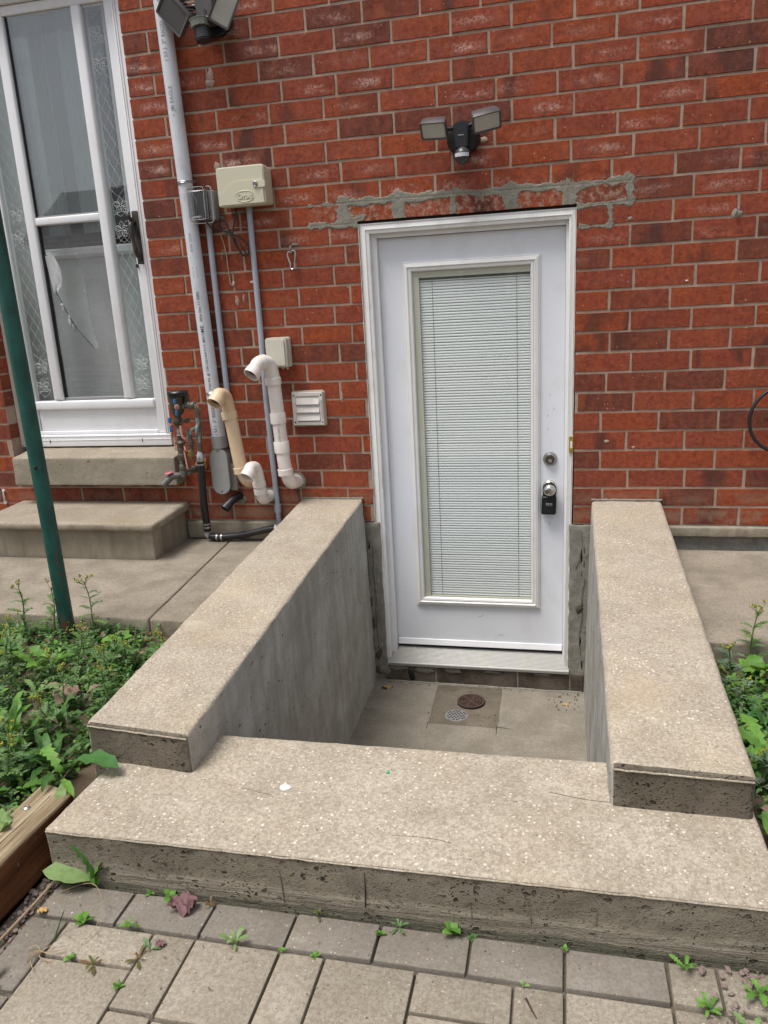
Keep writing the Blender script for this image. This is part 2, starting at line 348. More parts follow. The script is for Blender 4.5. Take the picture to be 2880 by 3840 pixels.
# ------------------------------------------------------------------ mesh helpers
def wloc(o):
    v = Vector((0, 0, 0))
    while o: v += o.location; o = o.parent
    return v
def fin(name, bm, mats, parent=None, smooth=False, loc=None, angle=None):
    me = bpy.data.meshes.new(name); bm.normal_update(); bm.to_mesh(me); bm.free()
    for m in (mats if isinstance(mats, (list, tuple)) else [mats]): me.materials.append(M[m] if isinstance(m, str) else m)
    if smooth:
        for p in me.polygons: p.use_smooth = True
        if angle is not False:
            try: me.set_sharp_from_angle(angle=R(angle or 38))
            except Exception: pass
    o = bpy.data.objects.new(name, me); COL.objects.link(o)
    l = Vector(loc) if loc else Vector((0, 0, 0))
    if parent: o.parent = parent; l = l-wloc(parent)
    o.location = l
    return o
def thing(name, label, cat, loc=(0, 0, 0), group=None):
    o = bpy.data.objects.new(name, None); COL.objects.link(o); o.location = loc; o.empty_display_size = .05
    return tag(o, label, cat, group)
def tag(o, label, cat, group=None):
    o['label'] = label; o['category'] = cat
    if group: o['group'] = group
    return o
def struct(o, kind='structure'): o['kind'] = kind; return o
def box(bm, x0, x1, y0, y1, z0, z1, bev=0, seg=2, mi=0):
    vs = [bm.verts.new(p) for p in ((x0,y0,z0),(x1,y0,z0),(x1,y1,z0),(x0,y1,z0),(x0,y0,z1),(x1,y0,z1),(x1,y1,z1),(x0,y1,z1))]
    return hexa(bm, vs, bev, seg, mi)
def hexa(bm, vs, bev=0, seg=2, mi=0):
    fs = [bm.faces.new([vs[i] for i in q]) for q in ((0,3,2,1),(4,5,6,7),(0,1,5,4),(1,2,6,5),(2,3,7,6),(3,0,4,7))]
    for f in fs: f.material_index = mi
    if bev:
        es = list({e for f in fs for e in f.edges})
        bmesh.ops.bevel(bm, geom=es, offset=bev, segments=seg, profile=.5, affect='EDGES', clamp_overlap=True)
    return vs
def hexpts(bm, pts, bev=0, seg=2): return hexa(bm, [bm.verts.new(p) for p in pts], bev, seg)
def frames(pts):
    out = []; n = len(pts); up = None
    for i in range(n):
        d = (pts[min(i+1, n-1)]-pts[max(i-1, 0)]).normalized()
        if up is None:
            up = Vector((0, 0, 1)) if abs(d.z) < .9 else Vector((0, -1, 0))
        s = d.cross(up).normalized(); up = s.cross(d).normalized(); out.append((s, up, d))
    return out
def tube(bm, pts, r, seg=12, caps=True, mi=0, closed=False):
    pts = [Vector(p) for p in pts]; n = len(pts); rs = r if isinstance(r, (list, tuple)) else [r]*n
    fr = frames(pts); rings = []
    for p, rr, (s, u, d) in zip(pts, rs, fr):
        rings.append([bm.verts.new(p+(s*math.cos(a)+u*math.sin(a))*rr) for a in (2*math.pi*k/seg for k in range(seg))])
    fs = []
    for i in range(n-1 + (1 if closed else 0)):
        A, B = rings[i], rings[(i+1) % n]
        for k in range(seg): fs.append(bm.faces.new((A[k], A[(k+1) % seg], B[(k+1) % seg], B[k])))
    if caps and not closed:
        fs.append(bm.faces.new(list(reversed(rings[0])))); fs.append(bm.faces.new(rings[-1]))
    for f in fs: f.material_index = mi
    return rings
def lathe(bm, o, ax, prof, seg=24, mi=0, cap0=True, cap1=True):
    o = Vector(o); ax = Vector(ax).normalized(); pts = [o+ax*t for t, _ in prof]
    up = Vector((0, 0, 1)) if abs(ax.z) < .9 else Vector((0, -1, 0)); s = ax.cross(up).normalized(); u = s.cross(ax)
    rings = [[bm.verts.new(p+(s*math.cos(a)+u*math.sin(a))*max(r, 1e-5)) for a in (2*math.pi*k/seg for k in range(seg))] for p, (_, r) in zip(pts, prof)]
    for A, B in zip(rings, rings[1:]):
        for k in range(seg): bm.faces.new((A[k], A[(k+1) % seg], B[(k+1) % seg], B[k])).material_index = mi
    if cap0: bm.faces.new(list(reversed(rings[0]))).material_index = mi
    if cap1: bm.faces.new(rings[-1]).material_index = mi
def prism(bm, poly, f0, f1, mi=0):
    """poly of (a,b); f0,f1 map to 3D"""
    A = [bm.verts.new(f0(a, b)) for a, b in poly]; B = [bm.verts.new(f1(a, b)) for a, b in poly]; n = len(poly)
    fs = [bm.faces.new(A), bm.faces.new(list(reversed(B)))]
    for k in range(n): fs.append(bm.faces.new((A[(k+1) % n], A[k], B[k], B[(k+1) % n])))
    for f in fs: f.material_index = mi
    bmesh.ops.recalc_face_normals(bm, faces=fs)
def rrect(x0, x1, z0, z1, r, seg=5):
    out = []
    for cx, cz, a0 in ((x1-r, z1-r, 0), (x0+r, z1-r, 90), (x0+r, z0+r, 180), (x1-r, z0+r, 270)):
        for k in range(seg+1):
            a = R(a0+90*k/seg); out.append((cx+r*math.cos(a), cz+r*math.sin(a)))
    return out
def arcpts(pts, rad, n=6):
    """round the inside corners of a polyline"""
    P = [Vector(p) for p in pts]; out = [P[0]]
    for a, b, c in zip(P, P[1:], P[2:]):
        d1 = (a-b).normalized(); d2 = (c-b).normalized(); rr = min(rad, (a-b).length*.49, (c-b).length*.49)
        s = b+d1*rr; e = b+d2*rr
        for k in range(n+1):
            t = k/n; out.append(s*(1-t)**2+b*2*t*(1-t)+e*t*t)
    return out+[P[-1]]
def spline(pts, n=6):
    P = [Vector(p) for p in pts]; P = [P[0]*2-P[1]]+P+[P[-1]*2-P[-2]]; out = []
    for i in range(1, len(P)-2):
        a, b, c, d = P[i-1:i+3]
        for k in range(n):
            t = k/n; out.append(.5*((2*b)+(c-a)*t+(2*a-5*b+4*c-d)*t*t+(3*b-a-3*c+d)*t**3))
    return out+[P[-2]]
def rough_slab(pts, bev, cell, amp, topmat=0, sidemat=1, seg=3, sc=14, endmat=None, fineamp=0):
    """8 corner block with rounded edges, cut into cells, surface slightly uneven"""
    bm = bmesh.new(); hexpts(bm, pts)
    # cut
    for ax in range(3):
        es = [e for e in bm.edges if abs((e.verts[0].co-e.verts[1].co).normalized()[ax]) > .75]
        if not es: continue
        L = max(e.calc_length() for e in es); k = int(L/cell)
        if k > 0: bmesh.ops.subdivide_edges(bm, edges=es, cuts=min(k, 90), use_grid_fill=True)
    bm.normal_update()
    se = [e for e in bm.edges if len(e.link_faces) == 2 and e.calc_face_angle(0) > R(50)]
    bmesh.ops.bevel(bm, geom=se, offset=bev, segments=seg, profile=.5, affect='EDGES', clamp_overlap=True)
    bm.normal_update()
    for f in bm.faces:
        f.material_index = topmat if f.normal.z > .55 else sidemat
        if endmat is not None and f.normal.y < -.7: f.material_index = endmat
        f.smooth = True
    nv = [(v, v.normal.copy()) for v in bm.verts]
    for v, nn in nv:
        d = mn.noise(v.co*sc)*amp+mn.noise(v.co*sc*4+Vector((5, 3, 1)))*amp*.45
        if fineamp and nn.z < .5: d += mn.noise(v.co*70)*fineamp+min(0, mn.noise(v.co*38+Vector((9, 9, 9)))+.15)*fineamp*3
        v.co += nn*d
    return bm
def text(name, body, size, mat, parent, fn, extr=0, align='CENTER', bold=0):
    cu = bpy.data.curves.new(name, 'FONT'); cu.body = body; cu.size = size; cu.align_x = align; cu.align_y = 'CENTER'; cu.extrude = extr; cu.offset = bold
    cu.resolution_u = 2
    tmp = bpy.data.objects.new('tmp_text', cu); COL.objects.link(tmp)
    dg = bpy.context.evaluated_depsgraph_get(); me = bpy.data.meshes.new_from_object(tmp.evaluated_get(dg))
    bpy.data.objects.remove(tmp); me.materials.clear(); me.materials.append(M[mat])
    for v in me.vertices: v.co = fn(v.co.x, v.co.y, v.co.z)
    o = bpy.data.objects.new(name, me); COL.objects.link(o); o.parent = parent; o.location = -wloc(parent); return o

M['sillblock'] = make_cast('dark_brown_block', (.07, .055, .043), (.17, .14, .115), (.03, .024, .02), vert=False, pitd=.4)
M['sillface'] = make_cast('pale_scored_concrete', (.27, .24, .185), (.34, .305, .24), (.20, .17, .125), vert=False, pitd=.05)
M['broken'] = make_mortar('broken_masonry', (.07, .055, .04), (.17, .14, .105), (.02, .016, .012))
M['soilmark'] = plain('stained_groove', (.15, .12, .085), .9)
M['greenbit'] = plain('green_plastic', (.05, .4, .2), .4)

M['tornflap'] = plain('torn_pale_mesh', (.50, .51, .52), .35, .3, 90, .003, 60, spec=.8)
M['handleblk'] = plain('worn_black_handle', (.03, .028, .025), .4, .3, 60, .0006, 120, dirt=(.16, .12, .08), dirtamt=.5)
M['pvccover'] = plain('mid_grey_cover', (.30, .305, .30), .45, .05, 15, .0002, 90)
M['platedk'] = plain('charcoal_plate', (.055, .055, .06), .5)
M['edgepl'] = plain('clear_plastic_edge', (.52, .52, .52), .25)
M['inkfaint'] = plain('faded_print', (.36, .36, .38), .6)
M['ventwhite'] = plain('aged_white_vent', (.66, .62, .58), .45, .06, 20, .0003, 90, dirt=(.4, .35, .30), dirtamt=.4)
M['ventcaulk'] = plain('tan_caulk', (.40, .32, .23), .8, .1, 60, .001, 100)
M['sensorbody'] = plain('smoked_sensor_dome', (.045, .047, .048), .3)
M['tapgrey'] = plain('old_grey_tap', (.13, .12, .11), .6, .3, 60, .0008, 120, metal=.3)
M['brassold'] = plain('tarnished_brass', (.30, .22, .08), .4, .3, 60, .0006, 120, metal=.6)

M['leafsilver'] = make_leaf('silver_green_leaf', (.13, .20, .13), (.20, .27, .18))
M['leafbig'] = make_leaf('glossy_leaf', (.06, .17, .045), (.075, .20, .05))
M['leafred'] = make_leaf('reddish_leaf', (.20, .085, .045), (.09, .15, .035))
M['drybrown'] = plain('dry_brown_leaf', (.26, .17, .12), .8, .3, 60)

M['jointsand'] = make_mortar('joint_sand', (.085, .072, .055), (.14, .12, .092), (.04, .03, .022))

H = .086; L = .2445; JT = .0110
#SETTING
# ================================================================== SETTING
# ground in four sheets round the stairwell
def sheet(name, x0, x1, y0, y1, z, mat, cell=.08, amp=.0, parent=None):
    bm = bmesh.new(); nx = max(1, int((x1-x0)/cell)); ny = max(1, int((y1-y0)/cell))
    g = [[bm.verts.new((x0+(x1-x0)*i/nx, y0+(y1-y0)*j/ny, z)) for j in range(ny+1)] for i in range(nx+1)]
    for i in range(nx):
        for j in range(ny): bm.faces.new((g[i][j], g[i+1][j], g[i+1][j+1], g[i][j+1]))
    if amp:
        for v in bm.verts: v.co.z += amp*(mn.noise(v.co*3)+.6*mn.noise(v.co*11)+.3*mn.noise(v.co*40))
    return fin(name, bm, mat, parent, smooth=True, angle=False)
bm = bmesh.new()
for x0, x1, y0, y1 in ((-40, -1.3, -40, -.02), (1.7, 40, -40, -.02), (-1.3, 1.7, -40, -2.24), (-40, 40, .4, 40)):
    bm.faces.new([bm.verts.new(p) for p in ((x0, y0, -.30), (x1, y0, -.30), (x1, y1, -.30), (x0, y1, -.30))])
struct(fin('ground', bm, 'soil'))
struct(sheet('garden_soil', -4.3, -1.225, -4.4, -.95, -.16, 'soil', .03, .022))
struct(sheet('garden_soil', .39, 2.6, -4.4, -.95, -.175, 'soil', .03, .022))

# left walkway of two poured panels
wk = bpy.data.objects.new('walkway', None); COL.objects.link(wk); struct(wk)
def wpanel(pts): return fin('concrete_panel', rough_slab(pts, .008, .06, .0012), ['walk', 'step'], wk, smooth=True, angle=False)
def jx(y): return -1.558+(-1.646+1.558)*(y+1.004)/.986
wpanel([(-4.3,-1.012,-.22),(jx(-1.012)-.003,-1.010,-.22),(jx(0)-.003,-.004,-.22),(-4.3,-.004,-.22),(-4.3,-1.012,-.112),(jx(-1.012)-.003,-1.010,-.107),(jx(0)-.003,-.004,-.098),(-4.3,-.004,-.098)])
wpanel([(jx(-1.012)+.003,-1.014,-.22),(-1.19,-1.018,-.22),(-1.235,-.004,-.22),(jx(0)+.003,-.004,-.22),(jx(-1.012)+.003,-1.014,-.107),(-1.19,-1.018,-.107),(-1.235,-.004,-.098),(jx(0)+.003,-.004,-.098)])
wr = rough_slab([(.41,-1.01,-.22),(2.6,-1.0,-.22),(2.6,-.05,-.22),(.425,-.05,-.22),(.41,-1.01,-.104),(2.6,-1.0,-.104),(2.6,-.05,-.097),(.425,-.05,-.097)], .008, .06, .0012)
struct(fin('walkway', wr, ['walk', 'step'], smooth=True, angle=False))

# well floor with the cut-out and re-filled patch round the drain
fl = fin('stairwell_floor', rough_slab([(-1.0,-2.2,-1.0),(.2,-2.2,-1.0),(.2,.02,-1.0),(-1.0,.02,-1.0),(-1.0,-2.2,-.850),(.2,-2.2,-.852),(.2,.02,-.853),(-1.0,.02,-.843)], .004, .05, .001), ['floor', 'floor'], smooth=True, angle=False)
struct(fl)
fin('floor_patch', rough_slab([(-.590,-.396,-.86),(-.272,-.396,-.86),(-.276,-.028,-.86),(-.597,-.030,-.86),(-.590,-.396,-.8465),(-.272,-.396,-.8470),(-.276,-.028,-.8465),(-.597,-.030,-.8445)], .003, .03, .0014), ['floorpatch', 'floorpatch'], fl, smooth=True, angle=False)
bm = bmesh.new()          # mortar bead where the floor meets the sill blocks
pts = [Vector((x, -.016+.006*mn.noise(Vector((x*9, 0, 0))), -.8445-.008*(x+.93))) for x in [-.93+i*.02 for i in range(53)]]
tube(bm, pts, [.007+.004*mn.noise(Vector((i*.6, 3, 0))) for i in range(len(pts))], 8)
fin('mortar_bead', bm, 'grey_mortar', fl, smooth=True)
bm = bmesh.new()          # saw cuts running on past the patch
for a, b in (((-.276,-.385),(-.205,-.398)), ((-.275,-.39),(-.273,-.455)), ((-.59,-.39),(-.588,-.45)), ((-.62,-.375),(-.70,-.36))):
    d = Vector((b[0]-a[0], b[1]-a[1], 0)).normalized(); s = Vector((-d.y, d.x, 0))*.0018
    A, B = Vector((*a, -.8468)), Vector((*b, -.8472))
    bm.faces.new([bm.verts.new(p) for p in (A-s, B-s*.3, B+s*.3, A+s)])
fin('saw_cut', bm, 'void', fl)

# paving
bed = struct(sheet('paved_path', -1.17, 1.75, -4.4, -2.225, -.228, 'jointsand', .06, .004))
rng = random.Random(3)
def paver(x0, x1, y0, y1, dark, g=.0024):
    x0 += g; x1 -= g; y0 += g; y1 -= g
    cx, cy = (x0+x1)/2, (y0+y1)/2; bm = bmesh.new(); box(bm, x0-cx, x1-cx, y0-cy, y1-cy, -.045, 0, .0036, 2)
    for v in bm.verts: v.co += Vector((rng.uniform(-.0006, .0006), rng.uniform(-.0006, .0006), rng.uniform(-.0003, .0003)))
    o = fin('paver', bm, 'paver_dark' if dark else 'paver_light', bed, smooth=True, angle=30, loc=(cx, cy, -.2155+rng.uniform(-.0022, .0012)))
    o.rotation_euler = (rng.uniform(-.006, .006), rng.uniform(-.006, .006), rng.uniform(-.004, .004)); return o
jr = [-1.112,-.920,-.725,-.539,-.355,-.169,.014,.203,.292,.478,.665,.85,1.04,1.23,1.42]
for a, b in zip(jr, jr[1:]): paver(a, b, -2.330, -2.234, b < .25 or a > .3, .0028)
yy = -2.334
for k in range(11): paver(-1.112, -1.022, yy-.184, yy-.003, True); yy -= .186
F = [(-1.022,-.821,-2.427,-2.335),(-1.022,-.818,-2.618,-2.430),(-.821,-.725,-2.515,-2.335),(-.725,-.542,-2.520,-2.335),(-.542,-.448,-2.520,-2.335),
     (-.448,-.265,-2.522,-2.335),(-.265,-.079,-2.427,-2.335),(-.265,-.079,-2.615,-2.430),(-.079,.014,-2.522,-2.335),(.014,.203,-2.522,-2.335),(.203,.302,-2.522,-2.335),
     (.302,.49,-2.522,-2.335),(.49,.68,-2.522,-2.335),(.68,.78,-2.522,-2.335),(.78,.97,-2.522,-2.335),(.97,1.16,-2.522,-2.335),(1.16,1.42,-2.522,-2.335),
     (-.818,-.725,-2.618,-2.518),(-.725,-.542,-2.618,-2.523),(-.542,-.265,-2.618,-2.523),(-.079,.11,-2.618,-2.525),(.11,.302,-2.618,-2.525),(.302,.68,-2.618,-2.525),(.68,1.05,-2.618,-2.525),(1.05,1.42,-2.618,-2.525)]
for q in F: paver(q[0], q[1], q[2], q[3], False)
y = -2.621; k = 0
while y > -4.2:
    h = .186 if k % 3 else .093; x = -1.022; j = 0
    while x < 1.4:
        wd = .186 if (j+k) % 3 else .093; paver(x, min(x+wd, 1.42), y-h, y, False); x += wd; j += 1
    y -= h; k += 1
def stones(name, n, xr, yr, z, rr, mat, seed=1):
    rg = random.Random(seed); bm = bmesh.new()
    for i in range(n):
        m = Matrix.Translation((rg.uniform(*xr), rg.uniform(*yr), z+rg.uniform(-.003, .006))) @ Matrix.Rotation(rg.uniform(0, 6), 4, 'Z') @ Matrix.Diagonal((rg.uniform(.7, 1.5), rg.uniform(.6, 1.1), rg.uniform(.35, .8), 1))
        r = bmesh.ops.create_icosphere(bm, subdivisions=1, radius=rg.uniform(*rr), matrix=m)
        for v in r['verts']: v.co += Vector((rg.uniform(-1, 1), rg.uniform(-1, 1), rg.uniform(-1, 1)))*.0012
    return struct(fin(name, bm, mat), 'stuff')
stones('gravel', 420, (-1.168, -1.108), (-3.4, -2.225), -.224, (.003, .009), 'gravel', 5)
stones('mulch', 160, (.26, .50), (-2.5, -2.24), -.212, (.002, .008), 'gravel', 8)
stones('grit', 120, (-1.1, 1.0), (-2.5, -2.236), -.2145, (.0007, .0018), 'gravel', 9)
stones('floor_grit', 90, (-.06, .095), (-.20, -.02), -.8515, (.0008, .004), 'soil', 10)
stones('floor_grit', 110, (-.60, -.27), (-.40, -.03), -.8455, (.0008, .0035), 'soil', 12)
stones('floor_grit', 120, (-.91, -.10), (-.05, -.015), -.846, (.0008, .0035), 'soil', 13)
stones('floor_grit', 60, (-.90, -.25), (-.5, -.03), -.8475, (.0006, .0018), 'soil', 11)

# ================================================================== BRICK WALL
wall = thing('brick_wall', 'red brick house wall with tan mortar around the two white doors', 'wall')
bm = bmesh.new()
for x0, x1, z0, z1 in ((-4.3,-2.851,0.001,3.4),(-2.851,-1.909,0.001,.25),(-2.851,-1.909,2.53,3.4),(-1.909,-.888,0.001,3.4),(-.888,.057,1.384,3.4),(.057,2.5,0.001,3.4)):
    box(bm, x0, x1, .0035, .26, z0, z1)
fin('mortar_bed', bm, 'mortar', wall)
J = {0:[.527,.762],1:[-1.254,.422,.661],2:[-1.138,-.901,.289,.53,.772],3:[-1.259,-1.02,.168,.411,.649],4:[-1.164,-.925,.279,.521,.761],5:[-1.263,-1.026,.167,.411,.654],
6:[-1.138,-.895,.304,.548,.787],7:[-1.733,-1.491,-1.25,-1.017,.188,.43,.669],8:[-1.175,-.933,.288,.53,.774],9:[-1.741,-1.497,-1.25,-1.01,.198,.439,.681],10:[-1.184,-.943,.278,.524,.773],
11:[-1.747,-1.504,-1.262,-1.019,.192,.436,.681],12:[-1.186,-.94,.289,.532,.776],13:[-1.745,-1.5,-1.255,-1.011,.196,.44],14:[-1.437,-1.19,-.951,.268,.512,.754],15:[-1.742,-1.501,-1.258,-1.018,.191,.434,.68],
16:[-1.194,-.947,-.699,-.456,-.215,.022,.263,.508,.753],17:[-1.748,-1.505,-1.264,-1.022,-.778,.191,.435,.678],18:[-1.192,-.948,-.704,.272,.519,.763],19:[-1.744,-1.502,-1.258,-1.011,-.767,.208,.451,.696],
20:[-1.439,-1.192,-.949,-.703,.285,.531],21:[-1.751,-1.504,-1.256,-1.008,-.763,.219,.463,.706],22:[-1.442,-1.192,-.946,-.698,.277,.524],23:[-1.783,-1.531,-1.289,-1.041,-.794,.197,.443,.687],
24:[-1.439,-1.189,-.943,-.697],25:[-1.793,-1.311,-1.064,-.818,-.574],27:[-1.805]}
for r in range(40):
    j = list(J.get(r, [-1.20 if r % 2 == 0 else -1.08]))
    if r == 0: j = [-1.62,-1.377,-1.135,.527,.762]
    out = [j[0]]
    for a in j[1:]:
        n = round((a-out[-1])/L)
        if n > 1:
            s = out[-1]
            for q in range(1, n): out.append(s+(a-s)*q/n)
        out.append(a)
    while out[0] > -4.2: out.insert(0, out[0]-L)
    while out[-1] < 2.4: out.append(out[-1]+L)
    J[r] = out
def openings(r):
    o = []
    if r < 16: o.append((-.885, .054))
    if 3 <= r < 29: o.append((-2.848, -1.912))
    if r < 3 and False: o.append((0, 0))
    return o
camM = Matrix.LocRotScale(cam.location, cam.rotation_euler, None).inverted()
def inview(p, mgn=1.0):
    q = camM @ Vector(p); 
    if q.z > -.1: return False
    u = q.x/-q.z*2882.1; v = q.y/-q.z*2882.1
    return abs(u) < 1440*mgn+60 and abs(v) < 1920*mgn+40
_bc = {}
def brick_mesh(ln, var):
    key = (round(ln, 3), var)
    if key in _bc: return _bc[key]
    rg = random.Random(hash(key) & 0xffff); hx, hz = ln/2, (H-JT)/2; bm = bmesh.new()
    base = [(-hx,-hz),(-hx*.35,-hz),(hx*.4,-hz),(hx,-hz),(hx,0),(hx,hz),(hx*.3,hz),(-hx*.45,hz),(-hx,hz),(-hx,0)]
    j = lambda a: rg.uniform(-a, a)
    mid = [(a+j(.0012), b+j(.0011)) for a, b in base]
    front = [bm.verts.new((a-math.copysign(0.0014, a) if abs(abs(a)-hx) < .004 else a, -.0002+j(.0006), b-math.copysign(0.0012, b) if abs(abs(b)-hz) < .004 else b)) for a, b in mid]
    for q in (0, 3, 5, 8):
        if rg.random() < .35: f_ = rg.uniform(.002, .006); front[q].co.x -= math.copysign(f_, front[q].co.x); front[q].co.z -= math.copysign(f_*.5, front[q].co.z); front[q].co.y += .001
    m = [bm.verts.new((a, .0016, b)) for a, b in mid]; bk = [bm.verts.new((a, .085, b)) for a, b in mid]
    bm.faces.new(front)
    for A, B in ((front, m), (m, bk)):
        for k in range(10): bm.faces.new((A[(k+1) % 10], A[k], B[k], B[(k+1) % 10]))
    bmesh.ops.recalc_face_normals(bm, faces=bm.faces[:])
    me = bpy.data.meshes.new('brick'); bm.to_mesh(me); bm.free(); me.materials.append(M['brick']); _bc[key] = me; return me
bricks = []
for r in range(39):
    ops = openings(r)
    for a, b in zip(J[r], J[r][1:]):
        segs = [(a+JT/2, b-JT/2)]
        for o0, o1 in ops:
            ns = []
            for s, e in segs:
                if e <= o0 or s >= o1: ns.append((s, e)); continue
                if s < o0: ns.append((s, o0))
                if e > o1: ns.append((o1, e))
            segs = ns
        for s, e in segs:
            if e-s > .022: bricks.append((r, s, e))
vis, rest = [], []
for r, s, e in bricks:
    z = (r+.5)*H; ok = any(inview((x, 0, z)) for x in (s, (s+e)/2, e))
    if ok and r < 3 and -2.78 < (s+e)/2 < -1.9: ok = r >= 1 or True
    (vis if ok else rest).append((r, s, e))
vis.sort(key=lambda t: -(t[2]-t[1]))
if len(vis) > 298: rest += vis[298:]; vis = vis[:298]
rb = random.Random(21)
for r, s, e in vis:
    ln = round((e-s)/.004)*.004 if abs(e-s-.234) > .008 else e-s
    o = bpy.data.objects.new('brick', brick_mesh(round(e-s, 3), rb.randrange(5))); COL.objects.link(o); o.parent = wall
    o.location = ((s+e)/2+rb.uniform(-.0008, .0008), rb.uniform(-.0012, .0012), (r+.5)*H+rb.uniform(-.0007, .0007))
    o.rotation_euler = (rb.uniform(-.006, .006), rb.uniform(-.004, .004), rb.uniform(-.005, .005))
bm = bmesh.new()
for r, s, e in rest: box(bm, s, e, .0, .085, (r+.5)*H-(H-JT)/2, (r+.5)*H+(H-JT)/2)
o = fin('far_bricks', bm, 'brick', wall); o['kind'] = 'stuff'

# grey repointing over the door, smeared on to the brick faces
def seg_d(x, z, ax, az, bx, bz):
    vx, vz = bx-ax, bz-az; t = max(0, min(1, ((x-ax)*vx+(z-az)*vz)/(vx*vx+vz*vz))); return math.hypot(x-ax-vx*t, z-az-vz*t)
lines = [(-1.10,17*H,-.93,17*H,.014), (-.93,17*H,.27,17*H-.006,.025), (-1.10,16*H,-.89,16*H-.003,.022), (.06,16*H-.002,.27,16*H,.017), (.07,15*H,.175,15*H,.017), (.191,15*H,.191,16*H,.022)]
for x in (-.947,-.699,-.456,-.215,.022): lines.append((x, 16*H+.006, x, 17*H, .033+.006*math.sin(x*17)))
lines += [(.263,16*H,.263,17*H,.025), (-.90,16*H+.008,-.86,16*H+.02,.02)]
def pf(x, z):
    n = mn.noise(Vector((x*22, 0, z*30)))*.013+mn.noise(Vector((x*75, 4, z*75)))*.008+mn.noise(Vector((x*9, 8, z*9)))*.009+mn.noise(Vector((x*200, 4, z*200)))*.004
    return .009*math.log(sum(math.exp((wd-seg_d(x, z, *l))/.009) for *l, wd in lines)+1e-9)+n*.8-.0055
bm = bmesh.new(); cs = .0028; vv = {}
def gv(i, k):
    if (i, k) not in vv: vv[(i, k)] = bm.verts.new((-1.18+i*cs, 0, 1.26+k*cs))
    return vv[(i, k)]
NI, NK = int(1.52/cs), int(.25/cs); fv = {}
for i in range(NI+1):
    for k in range(NK+1): fv[i, k] = pf(-1.18+i*cs, 1.26+k*cs)
for i in range(NI):
    for k in range(NK):
        x, z = -1.18+i*cs, 1.26+k*cs
        if -.886 < x < .053 and z < 16*H+.0055: continue
        if fv[i, k]+fv[i+1, k]+fv[i, k+1]+fv[i+1, k+1] > 0:
            bm.faces.new((gv(i, k), gv(i+1, k), gv(i+1, k+1), gv(i, k+1)))
for (i, k), v in vv.items():
    x, z = v.co.x, v.co.z; f = fv[i, k]; t = max(0, min(1, f/.006))
    y = .0035-.0048*t+.0006*mn.noise(Vector((x*120, 0, z*120)))-.0009*mn.noise(Vector((x*30, 3, z*30)))
    for l in lines:
        d = seg_d(x, z, *l[:4]); y += .0018*math.exp(-(d/.0024)**2)*(.7+.5*mn.noise(Vector((x*14, 2, z*14))))
    v.co.y = min(y, .005); v.co.x += .0009*mn.noise(Vector((x*300, 1, z*300))); v.co.z += .0009*mn.noise(Vector((x*300, 9, z*300)))
fin('repointing_mortar', bm, 'grey_mortar', wall, smooth=True, angle=False)

# old mortar smears and dabs on brick faces
def dab(cx, cz, rx, rz, seed, mat='mortar', y=-.0015):
    bm = bmesh.new(); n = 22; c = bm.verts.new((cx, y-.0004, cz)); ring = []; r2 = []
    for k in range(n):
        a = 2*math.pi*k/n; f = 1+.45*mn.noise(Vector((math.cos(a)*1.7+seed*7, math.sin(a)*1.7, seed)))+.15*mn.noise(Vector((math.cos(a)*6+seed, math.sin(a)*6, 1)))
        ring.append(bm.verts.new((cx+math.cos(a)*rx*f*.8, y, cz+math.sin(a)*rz*f*.8))); r2.append(bm.verts.new((cx+math.cos(a)*rx*f, .002, cz+math.sin(a)*rz*f)))
    for k in range(n):
        bm.faces.new((c, ring[(k+1) % n], ring[k])); bm.faces.new((ring[k], ring[(k+1) % n], r2[(k+1) % n], r2[k]))
    bmesh.ops.recalc_face_normals(bm, faces=bm.faces[:]); return fin('mortar_dab', bm, mat, wall, smooth=True, angle=False)
for q in ((-1.512,2.028,.013,.034,1),(-1.518,2.000,.026,.014,2),(-1.405,1.155,.014,.006,3,'caulk'),(-1.50,1.152,.006,.011,4,'caulk'),(-1.49,1.075,.012,.028,5),(-1.455,1.085,.007,.022,6),
          (.31,.245*0+.355,.008,.007,7),(-1.525,1.66,.016,.02,8),(-1.185,1.305,.018,.008,9,'grey_mortar'),(.268,1.31,.011,.009,10,'grey_mortar'),(.674,1.298,.024,.020,11,'grey_mortar'),
          (.50,1.052,.006,.004,12,'caulk'),(-1.01,.61,.006,.030,13),(.196,.43*0+.383,.012,.008,14),(-.44,1.645,.012,.012,15),(-.325,1.66,.016,.014,16)): dab(*q)

# foundation
def fpart(name, pts, mats, amp=.0025, cell=.022, bev=.004, parent=wall, fine=.0016, sc=18):
    return fin(name, rough_slab(pts, bev, cell, amp, sc=sc, fineamp=fine), mats, parent, smooth=True, angle=False)
def hx(x0, x1, y0, y1, z0, z1): return [(x0,y0,z0),(x1,y0,z0),(x1,y1,z0),(x0,y1,z0),(x0,y0,z1),(x1,y0,z1),(x1,y1,z1),(x0,y1,z1)]
fpart('foundation', hx(-.962,-.862,-.002,.2,-1.0,-.004), ['parge','parge'], .004)
fpart('foundation', hx(.040,.150,-.002,.2,-1.0,-.004), ['parge','parge'], .004)
bm = bmesh.new(); box(bm, -4.3, -.97, .002, .25, -1.1, 0.0); box(bm, .155, 2.5, .002, .25, -1.1, 0.0); box(bm, -.97, .155, .06, .25, -1.1, -.78)
fin('foundation', bm, 'parge', wall)
fpart('foundation_ledge', hx(.42,2.5,-.022,.03,-.048,-.003), ['step','step'], .0025, .03, .006)
fpart('foundation_ledge', hx(-1.88,-1.24,-.016,.03,-.094,-.004), ['step','step'], .004, .025, .006)
for x0, x1 in ((-.868,-.612),(-.606,-.205),(-.199,.046),(.052,.112)):
    o = fpart('sill_block', hx(x0,x1,-.008,.1,-.905,-.760), 'sillblock sillblock'.split(), .0015, .03, .004, fine=.0015)
